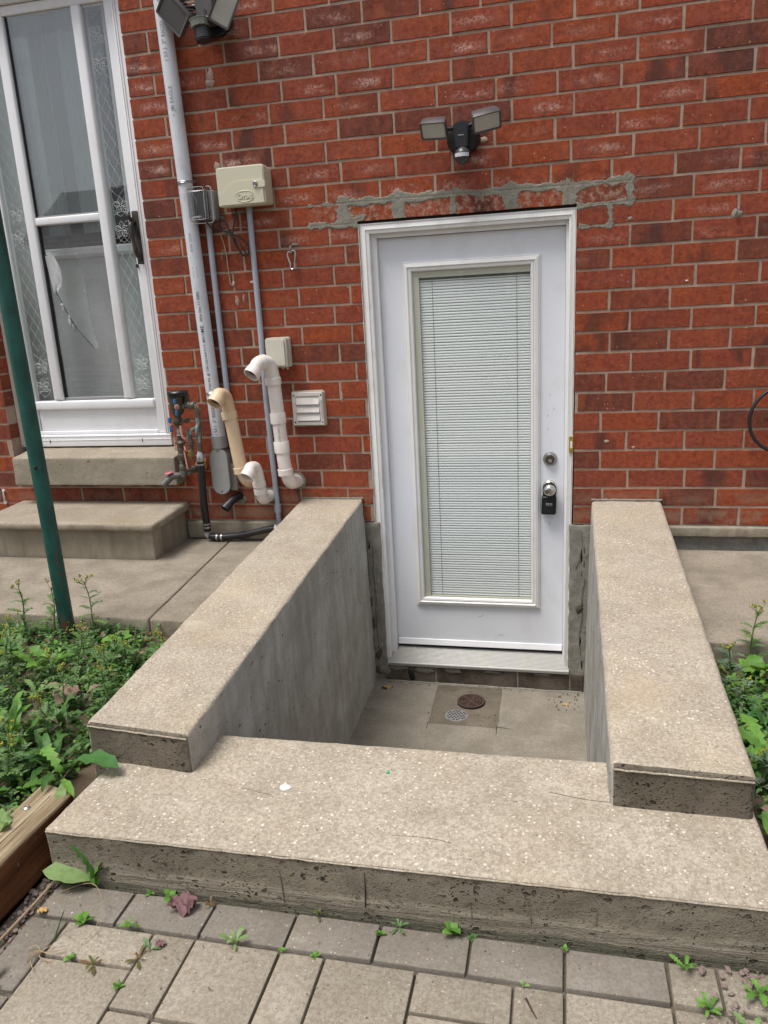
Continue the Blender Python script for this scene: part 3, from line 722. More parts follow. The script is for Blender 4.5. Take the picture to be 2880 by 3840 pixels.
for k, (x, z, rx, rz) in enumerate(((-.81,-.772,.060,.020),(-.66,-.778,.055,.022),(-.52,-.774,.050,.016),(-.87,-.79,.030,.035),(-.33,-.770,.05,.007),(-.08,-.768,.05,.005))): dab(x, z, rx, rz, 20+k, 'parge', -.0125)
dab(-.735,-.815,.018,.030,31,'void',-.0118); dab(-.745,-.795,.010,.018,32,'void',-.0122)
# broken parging at the edges of the well
rg = random.Random(4)
for k in range(14):
    left = k % 2; z = -.74+.66*rg.random(); x = (-.918+rg.uniform(-.012,.006)) if left else (.098+rg.uniform(-.004,.012))
    dab(x, z, rg.uniform(.003,.006), rg.uniform(.012,.045), 40+k, 'broken' if k % 3 else 'void', -.0030)
for k, (x, z, rx, rz) in enumerate(((.088,-.42,.020,.026),(-.905,-.70,.02,.04),(-.90,-.795,.04,.03))): dab(x, z, rx, rz, 70+k, 'broken', -.0035)

def crack(pts, r=.0014):
    bm = bmesh.new(); P = []
    for a, b in zip(pts, pts[1:]):
        for k in range(6): t = k/6; x, z = a[0]+(b[0]-a[0])*t, a[1]+(b[1]-a[1])*t; P.append(Vector((x+.004*mn.noise(Vector((z*60, x*50, 1))), -.0052, z)))
    P.append(Vector((pts[-1][0], -.0052, pts[-1][1]))); tube(bm, P, [r*(.5+abs(mn.noise(Vector((i*.5, 2, 2))))*1.6) for i in range(len(P))], 5); fin('crack', bm, 'void', wall)
crack([(.094,-.03),(.098,-.10),(.088,-.17),(.070,-.22)]); crack([(.112,-.26),(.100,-.36),(.104,-.46),(.090,-.55),(.098,-.66)], .0018); crack([(-.902,-.12),(-.908,-.25),(-.900,-.38),(-.906,-.52),(-.900,-.68)], .0016); crack([(-.925,-.05),(-.930,-.2),(-.926,-.33)], .001)
for x, w_ in ((-.609,.005),(-.202,.007),(.049,.004)):
    bm = bmesh.new(); box(bm, x-w_, x+w_, -.0055, .02, -.86, -.762); fin('block_joint', bm, 'grey_mortar', wall)
# ================================================================== KERB WALLS AND LANDING
lw = thing('retaining_wall', 'left concrete wall of the basement stairwell with a broad sloping top', 'wall')
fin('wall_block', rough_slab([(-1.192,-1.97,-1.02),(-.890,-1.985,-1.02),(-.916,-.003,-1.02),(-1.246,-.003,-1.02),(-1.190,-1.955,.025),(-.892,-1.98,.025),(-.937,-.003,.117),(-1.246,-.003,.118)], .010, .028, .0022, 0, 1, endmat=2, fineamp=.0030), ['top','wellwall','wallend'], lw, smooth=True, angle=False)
rw = thing('retaining_wall', 'right concrete wall of the basement stairwell beside the door knob side', 'wall')
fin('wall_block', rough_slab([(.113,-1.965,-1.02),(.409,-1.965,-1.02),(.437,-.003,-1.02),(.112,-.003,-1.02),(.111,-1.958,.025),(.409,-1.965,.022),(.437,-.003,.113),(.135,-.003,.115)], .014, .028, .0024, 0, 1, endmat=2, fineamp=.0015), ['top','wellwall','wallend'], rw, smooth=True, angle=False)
for par, x0, x1, z in ((lw, -1.244, -.935, .120), (rw, .135, .440, .117)):
    bm = bmesh.new(); pts = [Vector((x0+(x1-x0)*i/24, -.006, z+.0025*mn.noise(Vector((i*.7, x0, 0))))) for i in range(25)]
    tube(bm, pts, [.005+.003*mn.noise(Vector((i*.9, x0, 5))) for i in range(25)], 8); fin('sealant_bead', bm, 'grey_mortar', par, smooth=True)
for par, a, b in ((lw, (-1.186,-1.9565,.0150), (-.895,-1.981,.0150)), (rw, (.118,-1.9595,.0125), (.403,-1.9655,.0105))):
    A, B = Vector(a), Vector(b); bm = bmesh.new(); pts = [A.lerp(B, i/30)+Vector((0, -.001, .0018*mn.noise(Vector((i*.5, a[0], 0))))) for i in range(31)]
    tube(bm, pts, .0022, 6); fin('trowel_lip', bm, 'top', par, smooth=True)

ld = thing('concrete_landing', 'wide concrete top step with a pitted front face above the pavers', 'step')
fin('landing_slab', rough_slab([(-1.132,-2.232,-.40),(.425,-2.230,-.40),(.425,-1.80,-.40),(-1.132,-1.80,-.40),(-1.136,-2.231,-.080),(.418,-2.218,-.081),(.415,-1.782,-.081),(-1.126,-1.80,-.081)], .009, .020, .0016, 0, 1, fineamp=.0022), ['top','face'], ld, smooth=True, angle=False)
bm = bmesh.new(); n = 120
pts = [Vector((-1.130+1.545*i/n, -2.2318+.0125*(i/n)+.0012*mn.noise(Vector((i*.25, 0, 0))), -.0865+.0016*mn.noise(Vector((i*.4, 5, 0)))-.0012*(i/n))) for i in range(n+1)]
tube(bm, pts, [.0019+.0006*mn.noise(Vector((i*.8, 9, 0))) for i in range(n+1)], 6); fin('trowel_lip', bm, 'top', ld, smooth=True)
for k, (xa, za, xb, zb, mt) in enumerate(((-.576,-.112,-.570,-.200,'soilmark'),(-.388,-.100,-.391,-.188,'void'),(-.170,-.150,-.169,-.205,'soilmark'),(-.055,-.118,-.050,-.208,'soilmark'),(.075,-.128,.070,-.205,'soilmark'),(-.060,-.190,-.060,-.206,'void'))):
    bm = bmesh.new(); tube(bm, [(xa, -2.2325+.008*(xa+1.1), za), ((xa+xb)/2+.001, -2.2325+.008*(xa+1.1), (za+zb)/2), (xb, -2.2325+.008*(xa+1.1), zb)], [.0004, .0013, .0010], 6); fin('form_mark', bm, mt, ld)
for pts_ in (((-.80,-2.005),(-.74,-2.02),(-.66,-2.035)),((-.02,-1.93),(.06,-1.945),(.13,-1.948)),((-.35,-2.13),(-.27,-2.128),(-.22,-2.135)),((-1.0,-2.06),(-.95,-2.075),(-.90,-2.07))):
    bm = bmesh.new(); tube(bm, spline([(a, b, -.0803) for a, b in pts_], 8), .0005, 5); fin('hairline_crack', bm, 'soilmark', ld, smooth=True)
for k in range(3):
    y0 = -1.79+.20*k; z = -.27-.19*k
    fin('stair_tread', rough_slab([(-.93,y0-.02,z-.3),(.125,y0-.02,z-.3),(.125,y0+.20,z-.3),(-.93,y0+.20,z-.3),(-.93,y0-.02,z),(.125,y0-.02,z),(.125,y0+.20,z),(-.93,y0+.20,z)], .008, .06, .001), ['floor','wellwall'], ld, smooth=True, angle=False)
bm = bmesh.new(); lathe(bm, (-.64,-2.0,-.0805), (0,0,1), [(0,.014),(.0012,.009)], 14)
for v in bm.verts: v.co += Vector((mn.noise(v.co*90), mn.noise(v.co*80+Vector((4,4,4))), 0))*.005
tag(fin('paint_spot', bm, 'label'), 'small white paint spot on the concrete landing', 'stain')
bm = bmesh.new(); box(bm, -.409,-.403,-1.913,-1.903,-.080,-.077); tag(fin('green_scrap', bm, 'greenbit'), 'tiny green plastic scrap lying on the landing', 'scrap')

# ================================================================== STEPS AT THE STORM DOOR
st = thing('door_step', 'low concrete step with a rounded nosing below the storm door', 'step')
fin('riser', rough_slab(hx(-2.82,-1.888,-.350,.0,-.104,.06), .006, .05, .0014, fineamp=.001), ['steptop','step'], st, smooth=True, angle=False)
fin('tread', rough_slab([(-2.84,-.392,.050),(-1.852,-.392,.050),(-1.856,-.001,.056),(-2.84,-.001,.056),(-2.84,-.394,.090),(-1.850,-.394,.090),(-1.856,-.001,.103),(-2.84,-.001,.103)], .016, .04, .0012, seg=5), ['steptop','step'], st, smooth=True, angle=False)
si = thing('door_sill', 'thick pale concrete sill block directly under the storm door', 'sill')
fin('sill_block', rough_slab([(-2.79,-.100,.205),(-1.862,-.100,.205),(-1.862,.09,.205),(-2.79,.09,.205),(-2.788,-.100,.352),(-1.860,-.100,.350),(-1.860,.10,.374),(-2.788,.10,.374)], .007, .022, .0022, fineamp=.0014), ['steptop','sillface'], si, smooth=True, angle=False)
# ================================================================== BASEMENT DOOR
def frame_rect(bm, x0, x1, z0, z1, w, prof, wb=None, wt=None):
    """mitred moulding round a rectangle; prof = list of (inset fraction 0..1, y)"""
    wb = w if wb is None else wb; wt = w if wt is None else wt
    loops = []
    for f, y in prof:
        a = [(x0+w*f, z0+wb*f), (x1-w*f, z0+wb*f), (x1-w*f, z1-wt*f), (x0+w*f, z1-wt*f)]
        loops.append([bm.verts.new((x, y, z)) for x, z in a])
    for A, B in zip(loops, loops[1:]):
        for k in range(4): bm.faces.new((A[k], A[(k+1) % 4], B[(k+1) % 4], B[k]))
dr = thing('basement_door', 'white basement door with a full-length glazed light and inner blinds', 'door', (-.40, .07, -.67))
XL, XR, ZT, ZB = -.883, .052, 1.371, -.742
# mitred casing of three boards (left, head, right)
def casing(kind):
    prof = [(0, .06), (0, .010), (.10, .006), (.16, .010), (.62, .006), (.70, .012), (.74, .009), (1.0, .012), (1.0, .040)]
    w = .043; bm = bmesh.new()
    if kind == 'head': P = lambda f, e: ((XL+w*f, ZT-w*f) if e == 0 else (XR-w*f*.62, ZT-w*f))
    elif kind == 'left': P = lambda f, e: ((XL+w*f, ZT-w*f) if e == 0 else (XL+w*f, ZB))
    else: P = lambda f, e: ((XR-w*f*.62, ZT-w*f) if e == 0 else (XR-w*f*.62-.010, ZB))
    A = [bm.verts.new((P(f, 0)[0], y, P(f, 0)[1])) for f, y in prof]; B = [bm.verts.new((P(f, 1)[0], y, P(f, 1)[1])) for f, y in prof]
    for k in range(len(prof)-1): bm.faces.new((A[k], A[k+1], B[k+1], B[k]))
    bm.faces.new(B); bm.faces.new(list(reversed(A))); bmesh.ops.recalc_face_normals(bm, faces=bm.faces[:])
    return fin('casing', bm, 'casing', dr)
for k in ('left', 'head', 'right'): casing(k)
bm = bmesh.new()
box(bm, -.842, -.8145, .041, .125, ZB, 1.33, .001, 1); box(bm, .0135, .030, .036, .125, ZB, 1.33, .001, 1); box(bm, -.8143, .0133, .041, .125, 1.309, 1.332, .001, 1)
fin('jamb', bm, 'vinyl', dr)
bm = bmesh.new()
def ring(y): return [bm.verts.new(p) for p in ((-.8135,y,-.671),(.0125,y,-.671),(.0125,y,1.3065),(-.8135,y,1.3065))], [bm.verts.new(p) for p in ((-.690,y,-.440),(-.110,y,-.440),(-.110,y,1.184),(-.690,y,1.184))]
o1, i1 = ring(.072); o2, i2 = ring(.116)
for k in range(4):
    q = (k+1) % 4
    bm.faces.new((o1[k], o1[q], i1[q], i1[k])); bm.faces.new((o2[q], o2[k], i2[k], i2[q])); bm.faces.new((o1[q], o1[k], o2[k], o2[q])); bm.faces.new((i1[k], i1[q], i2[q], i2[k]))
bmesh.ops.recalc_face_normals(bm, faces=bm.faces[:])
slab = fin('door_slab', bm, 'door', dr)
bm = bmesh.new()           # bottom sweep
prism(bm, [(.071,-.640),(.066,-.642),(.058,-.668),(.062,-.672),(.071,-.672)], lambda a, b: (-.811, a, b), lambda a, b: (.010, a, b)); fin('door_sweep', bm, 'vinyl', dr)
bm = bmesh.new(); prof = []; n = 16     # ribbed threshold
for k in range(n):
    y0 = .085-(.100)*k/n; z0 = -.680-.060*k/n; y1 = .085-(.100)*(k+1)/n; z1 = -.680-.060*(k+1)/n
    prof += [(y0, z0-.0034), (y0-.0012, z0+.0006), (y1+.0016, z1+.0010)]
prof += [(-.017, -.7415), (-.021, -.7425), (-.0215, -.754), (-.017, -.755), (.085, -.757)]
A = [bm.verts.new((-.857, y, z)) for y, z in prof]; B = [bm.verts.new((.044, y, z)) for y, z in prof]
for k in range(len(prof)): bm.faces.new((A[k], A[(k+1) % len(prof)], B[(k+1) % len(prof)], B[k]))
bm.faces.new(A); bm.faces.new(B); bmesh.ops.recalc_face_normals(bm, faces=bm.faces[:]); fin('threshold', bm, 'alu', dr)
bm = bmesh.new(); box(bm, -.812, .012, .066, .090, -.681, -.6735); fin('gasket', bm, 'void', dr)
# glazed light
lt_y = .070
bm = bmesh.new(); frame_rect(bm, -.707, -.094, -.455, 1.199, .043, [(0, .072), (0, .067), (.06, .063), (.14, .064), (.22, .056), (.52, .052), (.66, .060), (.74, .056), (.92, .058), (1, .066), (1.02, .082)], .045, .042)
lt = fin('light_frame', bm, 'litetrim', dr)
bm = bmesh.new()
for q in ((-.663,-.6345,-.409,1.156),(-.1385,-.1365,-.409,1.1275),(-.634,-.1365,1.1285,1.156),(-.634,-.139,-.409,-.4035)): box(bm, q[0], q[1], .0735, .0875, q[2], q[3])
fin('spacer', bm, 'spacer', lt)
bm = bmesh.new(); box(bm, -.634, -.1390, .1005, .102, -.402, 1.1275); fin('blind_backing', bm, 'slot', dr)
n = 123; z0, z1 = -.402, 1.124; pitch = (z1-z0)/n
bm = bmesh.new(); sl = [(-.0056, .0890), (-.0032, .0878), (.0010, .0880), (.0052, .0905)]
A = [bm.verts.new((-.2475, y, z)) for z, y in sl]; B = [bm.verts.new((.2475, y, z)) for z, y in sl]
for k in range(3): bm.faces.new((A[k], B[k], B[k+1], A[k+1]))
me = bpy.data.meshes.new('blind_slat'); bm.to_mesh(me); bm.free(); me.materials.append(M['blind'])
for p in me.polygons: p.use_smooth = True
for k in range(n):
    o = bpy.data.objects.new('blind_slat', me); COL.objects.link(o); o.parent = dr
    o.location = Vector((-.3865, 0, z0+pitch*(k+.5)))-Vector(dr.location); o.rotation_euler = (rng.uniform(-.008, .008), rng.uniform(-.0003, .0003), 0)
bm = bmesh.new(); box(bm, -.6335, -.1395, .0865, .0995, 1.118, 1.1275); fin('blind_headrail', bm, 'slot', dr)
for x in (-.576, -.198):
    bm = bmesh.new(); box(bm, x-.0008, x+.0008, .0862, .0868, -.402, 1.12); fin('ladder_cord', bm, 'slot', dr)
bm = bmesh.new(); bm.faces.new([bm.verts.new(p) for p in ((-.6645,.0705,-.410),(-.1355,.0705,-.410),(-.1355,.0705,1.1565),(-.6645,.0705,1.1565))]); fin('glass_pane', bm, 'doorglass', dr)
# move glass just in front of the spacer
# deadbolt, knob
bm = bmesh.new(); lathe(bm, (-.050,.0725,.293), (0,-1,0), [(0,.0325),(.004,.0325),(.007,.031),(.020,.024),(.0225,.0225),(.0225,.0205),(.018,.0205)], 32); db = fin('deadbolt', bm, 'nickeldk', dr, smooth=True)
bm = bmesh.new(); lathe(bm, (-.050,.0555,.293), (0,-1,0), [(0,.0195),(.004,.0193),(.006,.0175)], 24); fin('lock_cylinder', bm, 'bronze', db, smooth=True)
bm = bmesh.new(); lathe(bm, (-.050,.049,.286), (0,-1,0), [(0,.009),(.003,.0085),(.004,.006)], 16); box(bm, -.0512, -.0488, .0445, .0455, .280, .291); fin('keyway', bm, 'steel', db, smooth=True)
bm = bmesh.new(); lathe(bm, (-.051,.0725,.159), (0,-1,0), [(0,.0325),(.005,.0325),(.010,.029),(.014,.018),(.030,.0125),(.044,.0125),(.050,.019),(.058,.0255),(.068,.0275),(.078,.0260),(.085,.020),(.0885,.011),(.089,.001)], 36, cap1=False); fin('door_knob', bm, 'chrome', dr, smooth=True, angle=60)
# key lock box hanging on the knob
lb = thing('key_lock_box', 'black combination key box hanging from the silver door knob', 'lock box', (-.053,.03,.08))
bm = bmesh.new(); prism(bm, rrect(-.0865,-.0195,.036,.1235,.008), lambda a, b: (a+(.1235-b)*-.03,.026,b), lambda a, b: (a+(.1235-b)*-.03,.062,b)); bmesh.ops.bevel(bm, geom=[e for e in bm.edges if abs(e.verts[0].co.y-e.verts[1].co.y) < 1e-6 and e.verts[0].co.y < .03], offset=.004, segments=3, affect='EDGES'); fin('box_body', bm, 'blackpl', lb, smooth=True)
bm = bmesh.new(); tube(bm, arcpts([(-.075,.040,.120),(-.078,.036,.150),(-.074,.034,.176),(-.051,.032,.190),(-.029,.034,.176),(-.025,.036,.150),(-.028,.040,.120)], .03, 5), .0055, 10); fin('shackle', bm, 'blackpl', lb, smooth=True)
bm = bmesh.new(); prism(bm, rrect(-.0765,-.0315,.044,.107,.009), lambda a, b: (a,.0245,b), lambda a, b: (a,.0265,b)); fin('cover_plate', bm, 'rubber', lb, smooth=True)
for k in range(4):
    bm = bmesh.new(); lathe(bm, (-.0665+k*.0075,.0262,.0865), (1,0,0), [(0,.0062),(.0055,.0062)], 16); dk = fin('number_dial', bm, 'nickeldk', lb)
    for j, s in ((0, '3579'[k]), (1, '4680'[k]), (-1, '2468'[k])):
        text('digit', s, .0062, 'label', lb, lambda a, b, c, k=k, j=j: (-.0637+k*.0075+a, .0196-c*.0+abs(j)*.0012, .0865+b-j*.0055))
# door bell button on the right casing
be = thing('doorbell_button', 'brass door bell button with a white push bar on the right casing', 'doorbell', (.042,.005,.37))
bm = bmesh.new(); prism(bm, rrect(.0335,.0525,.336,.408,.002), lambda a, b: (a,-.002,b), lambda a, b: (a,.0075,b)); bmesh.ops.bevel(bm, geom=[e for e in bm.edges if all(v.co.y < 0 for v in e.verts)], offset=.0015, segments=2, affect='EDGES'); fin('plate', bm, 'brass', be, smooth=True)
bm = bmesh.new(); prism(bm, rrect(.0395,.0475,.356,.386,.002), lambda a, b: (a,-.0055,b), lambda a, b: (a,.0,b)); fin('push_bar', bm, 'vinyl', be)
for z in (.343, .400): bm = bmesh.new(); lathe(bm, (.043,-.002,z), (0,-1,0), [(0,.0025),(.001,.002)], 10); fin('screw', bm, 'bronze', be)
# scuffs on the door
for k, (u0, v0, u1, v1) in enumerate(((-.40,-.51,-.37,-.500),(-.30,-.60,-.27,-.602),(-.77,-.36,-.765,-.362),(-.06,-.02,-.045,-.01),(-.055,.595,-.050,.585),(-.050,.585,-.047,.583),(-.040,.520,-.030,.530),(-.058,.500,-.066,.490),(-.060,.44,-.062,.425))):
    bm = bmesh.new(); tube(bm, [(u0,.0715,v0), ((u0+u1)/2+.001,.0713,(v0+v1)/2-.002), (u1,.0715,v1)], .0007, 5); fin('scuff', bm, 'inklt', slab)
# caulk round the casing
bm = bmesh.new()
for X, d, z0_, z1_ in ((XL-.001, -1, ZB, ZT), (XR+.001, 1, ZB, ZT)):
    n = 90; pts = [Vector((X-(.0085 if d > 0 else 0)*(1-(z0_+(z1_-z0_)*i/n-ZB)/(ZT-ZB))+.0012*mn.noise(Vector((i*.3, d, 0))), .003+.0015*mn.noise(Vector((i*.5, d, 5))), z0_+(z1_-z0_)*i/n)) for i in range(n+1)]
    tube(bm, pts, [.0026+.0014*mn.noise(Vector((i*.4, d, 9))) for i in range(n+1)], 6)
fin('caulk_bead', bm, 'caulk', dr, smooth=True)
bm = bmesh.new(); box(bm, -.884, .053, .012, .06, 1.3712, 1.3800); fin('head_shadow_strip', bm, 'void', dr)  # black strip painted in for the soffit shadow above the casing

# ================================================================== STORM DOOR
sd_ = thing('storm_door', 'white storm door with etched side panes and a torn grey screen', 'door', (-2.38,.09,.38))
FY = .090
def pane(x0, x1, z0, z1, y, par, mat='glass'):
    bm = bmesh.new(); bm.faces.new([bm.verts.new(p) for p in ((x0,y,z0),(x1,y,z0),(x1,y,z1),(x0,y,z1))]); return fin('glass_pane', bm, mat, par)
def fbox(name, x0, x1, z0, z1, y0=FY, y1=FY+.045, bev=.004, mat='vinyl', par=sd_, seg=3):
    bm = bmesh.new(); box(bm, x0, x1, y0, y1, z0, z1, bev, seg); return fin(name, bm, mat, par, smooth=True)
SX0, SX1 = -2.805, -1.955
fbox('outer_frame', SX0, -2.762, .380, 2.56, FY-.020, FY+.06); fbox('outer_frame', -1.988, SX1+.04, .441, 2.56, FY-.020, FY+.06)
for x in (-1.979, -1.968): fbox('frame_rib', x, x+.003, .441, 2.50, FY-.0235, FY-.018, .001)
fbox('outer_frame', -2.762, -1.988, 2.455, 2.56, FY-.020, FY+.06)
fbox('sill_rail', -2.762, -1.955, .380, .440, FY-.022, FY+.06, .003)
for z in (.412, .432): fbox('sill_rib', -2.75, -1.96, z, z+.0025, FY-.0245, FY-.021, .0008)
fbox('stile', -2.760, -2.733, .442, 2.453); fbox('stile', -2.034, -1.990, .442, 2.453)
fbox('mullion', -2.610, -2.556, .622, 2.41, FY-.012, FY+.04, .010); fbox('mullion', -2.199, -2.149, .622, 2.41, FY-.012, FY+.04, .010)
fbox('head_rail', -2.733, -2.034, 2.411, 2.453)
fbox('bottom_rail', -2.733, -2.034, .574, .620, FY-.012, FY+.04, .008)
fbox('kick_panel', -2.727, -2.040, .461, .573, FY+.012, FY+.030, .002)
fbox('kick_rail', -2.733, -2.034, .441, .460, FY-.006, FY+.03, .004)
fbox('middle_rail', -2.555, -2.200, 1.488, 1.524, FY-.008, FY+.03, .006)
fbox('screen_rail', -2.555, -2.200, .622, .636, FY+.006, FY+.03, .003, 'pvcdark')
fbox('screen_rail', -2.555, -2.548, .636, 1.487, FY+.004, FY+.03, .002, 'blackpl'); fbox('screen_rail', -2.555, -2.549, 1.525, 2.41, FY+.004, FY+.03, .002, 'blackpl')
fbox('screen_rail', -2.549, -2.201, 1.525, 1.531, FY+.004, FY+.03, .002, 'pvcdark')
for x in (-2.665, -2.12):
    bm = bmesh.new(); tube(bm, [(x, FY-.0225, .418), (x+.002, FY-.0232, .405), (x, FY-.0228, .400)], .0022, 6); fin('weep_slot', bm, 'void', sd_)
gl = pane(-2.733, -2.611, .621, 2.411, FY+.013, sd_); gr = pane(-2.148, -2.035, .621, 2.411, FY+.013, sd_)
pane(-2.5485, -2.2005, 1.531, 2.411, FY+.012, sd_)
# screens: upper whole, lower torn
def poly_sheet(name, outer, holes, y, mat, cell=.006, bulge=None):
    bm = bmesh.new(); x0 = min(p[0] for p in outer); x1 = max(p[0] for p in outer); z0 = min(p[1] for p in outer); z1 = max(p[1] for p in outer)
    nx, nz = int((x1-x0)/cell), int((z1-z0)/cell); V = {}
    def inside(x, z, P):
        c = False; j = len(P)-1
        for i in range(len(P)):
            if (P[i][1] > z) != (P[j][1] > z) and x < (P[j][0]-P[i][0])*(z-P[i][1])/(P[j][1]-P[i][1])+P[i][0]: c = not c
            j = i
        return c
    for i in range(nx):
        for k in range(nz):
            cx, cz = x0+(i+.5)*(x1-x0)/nx, z0+(k+.5)*(z1-z0)/nz
            if any(inside(cx+.003*mn.noise(Vector((cx*90, 0, cz*90))), cz, h) for h in holes): continue
            q = []
            for a, b in ((i, k), (i+1, k), (i+1, k+1), (i, k+1)):
                if (a, b) not in V:
                    x, z = x0+a*(x1-x0)/nx, z0+b*(z1-z0)/nz
                    V[a, b] = bm.verts.new((x, y+(bulge(x, z) if bulge else 0), z))
                q.append(V[a, b])
            bm.faces.new(q)
    return fin(name, bm, mat, sd_, smooth=True, angle=False)
hole = [(-2.545,1.362),(-2.37,1.350),(-2.349,1.261),(-2.344,1.162),(-2.349,1.078),(-2.335,.954),(-2.318,.884),(-2.345,.884),(-2.417,.973),(-2.459,1.045),(-2.494,1.124),(-2.513,1.171),(-2.470,1.23),(-2.485,1.30)]
hole = [(a, b) for a, b in hole]
poly_sheet('insect_screen', [(-2.548,.637),(-2.201,1.487)], [hole], FY+.020, 'screen', .005, lambda x, z: .004*mn.noise(Vector((x*7, 0, z*7))))
poly_sheet('insect_screen', [(-2.548,1.532),(-2.201,2.411)], [], FY+.024, 'screen', .05)
fl_ = bmesh.new()          # crumpled flap hanging at the left of the tear
rows = [(-2.543,-2.492,1.345),(-2.541,-2.478,1.31),(-2.539,-2.470,1.27),(-2.535,-2.468,1.235),(-2.530,-2.478,1.20),(-2.523,-2.505,1.17)]
g = []
for a, b, z in rows:
    g.append([fl_.verts.new((a+(b-a)*t+.006*mn.noise(Vector((t*4, z*30, 0))), FY+.016-.012*abs(mn.noise(Vector((t*5, z*22, 2)))), z+.014*mn.noise(Vector((t*6, z*9, 7))))) for t in [i/10 for i in range(11)]])
for A, B in zip(g, g[1:]):
    for i in range(10): fl_.faces.new((A[i], A[i+1], B[i+1], B[i]))
fin('torn_flap', fl_, 'tornflap', sd_, smooth=True, angle=False)
for k, (x, z, s) in enumerate(((-2.490,1.108,.020),(-2.460,1.04,.026),(-2.446,1.00,.018),(-2.350,1.17,.012),(-2.345,1.235,.010))):
    bm = bmesh.new(); c = bm.verts.new((x, FY+.008, z)); rr_ = [bm.verts.new((x+math.cos(a)*s*.30*(1+1.4*mn.noise(Vector((a*3, k, 0)))), FY+.012+.008*mn.noise(Vector((a*2, k, 4))), z-s*.5+math.sin(a)*s*(1+1.3*mn.noise(Vector((a*3, k, 3)))))) for a in [i*.7 for i in range(9)]]
    for i in range(9): bm.faces.new((c, rr_[i], rr_[(i+1) % 9]))
    fin('torn_flap', bm, 'tornflap', sd_)
bm = bmesh.new()
pts = [Vector(p) for p in ((-2.515,FY+.016,1.168),(-2.494,FY+.016,1.124),(-2.459,FY+.015,1.045),(-2.417,FY+.016,.973),(-2.345,FY+.017,.886))]
tube(bm, spline(pts, 5), .0016, 5); fin('torn_edge', bm, 'blackpl', sd_)
# etched lines on the side panes
def etch(par, x0, x1, y):
    bm = bmesh.new(); cx = (x0+x1)/2; wd = x1-x0
    def ln(p, r=.00055): tube(bm, [(a, y, b) for a, b in p], r, 4, False)
    def flower(fx, fz, s):
        for k in range(5):
            a = R(90+72*k); d = (math.cos(a), math.sin(a)); n_ = (-d[1], d[0])
            for sg in (1, -1):
                ln([(fx+d[0]*s*(.12+.92*t)+n_[0]*s*.36*sg*math.sin(math.pi*t**.8), fz+d[1]*s*(.12+.92*t)+n_[1]*s*.36*sg*math.sin(math.pi*t**.8)) for t in [i/9 for i in range(10)]], .0008)
            for o_ in (-.1, .1): ln([(fx+d[0]*s*.3+n_[0]*s*o_, fz+d[1]*s*.3+n_[1]*s*o_), (fx+d[0]*s*.75+n_[0]*s*o_*1.3, fz+d[1]*s*.75+n_[1]*s*o_*1.3)], .0006)
        for k in range(4):
            a = R(45+90*k); ln([(fx+math.cos(a)*s*.5, fz+math.sin(a)*s*.5), (fx+math.cos(a+.25)*s*1.15, fz+math.sin(a+.25)*s*1.15), (fx+math.cos(a)*s*1.5, fz+math.sin(a)*s*1.4)], .0006)
    zs = [.70, .80, 1.44, 1.55, 2.17, 2.28]
    for i, z in enumerate(zs): flower(cx+(.006 if i % 2 else -.004), z, .038)
    for a, b in ((.88, 1.36), (1.63, 2.09)):
        z = a; s = 1
        ln([(cx-wd*.38, b), (cx, b+.05), (cx+wd*.38, b)]); ln([(cx-wd*.38, a), (cx, a-.04), (cx+wd*.38, a)])
        n = 3; h = (b-a)/n
        for k in range(n):
            ln([(cx-wd*.38, a+k*h), (cx+wd*.38, a+(k+1)*h)]); ln([(cx+wd*.38, a+k*h), (cx-wd*.38, a+(k+1)*h)])
            if k < n-1 or True: ln([(cx-wd*.38, a+(k+.5)*h), (cx, a+k*h)]), ln([(cx-wd*.38, a+(k+.5)*h), (cx, a+(k+1)*h)]), ln([(cx+wd*.38, a+(k+.5)*h), (cx, a+k*h)]), ln([(cx+wd*.38, a+(k+.5)*h), (cx, a+(k+1)*h)])
    for z in (.64, .76, 1.38, 1.5, 2.12, 2.35):
        for s_ in (-1, 1): ln(spline([Vector((cx, 0, z)), Vector((cx+s_*.025, 0, z+.02)), Vector((cx+s_*.04, 0, z+.055)), Vector((cx+s_*.028, 0, z+.07))], 4) and [(cx, z), (cx+s_*.018, z+.012), (cx+s_*.034, z+.032), (cx+s_*.040, z+.056), (cx+s_*.030, z+.068)])
    return fin('etching', bm, 'etch', par)
etch(gl, -2.733, -2.611, FY+.0112); etch(gr, -2.148, -2.035, FY+.0112)
# handle
hb = bmesh.new(); prism(hb, rrect(-2.013,-1.982,1.272,1.515,.003), lambda a, b: (a,FY-.026,b), lambda a, b: (a,FY-.018,b)); hd = fin('handle', hb, 'handleblk', sd_)
bm = bmesh.new(); tube(bm, arcpts([(-1.997,FY-.026,1.300),(-1.998,FY-.052,1.315),(-2.005,FY-.060,1.39),(-2.010,FY-.054,1.455),(-2.010,FY-.026,1.470)], .03, 6), [.011,.011,.010,.010,.009,.0095,.011,.011,.0095,.009,.009,.009,.011,.013,.013,.013,.013,.012,.012,.012,.012,.012,.012][:23], 10); fin('grip', bm, 'handleblk', hd, smooth=True)
bm = bmesh.new(); tube(bm, spline([(-2.004,FY-.028,1.465),(-2.010,FY-.048,1.478),(-2.016,FY-.052,1.492),(-2.020,FY-.046,1.505)], 5), [.010]*8+[.012]*8, 10); fin('thumb_latch', bm, 'handleblk', hd, smooth=True)
fbox('catch', -2.034,-2.024,1.258,1.275, FY-.012, FY, .002, 'blackpl')
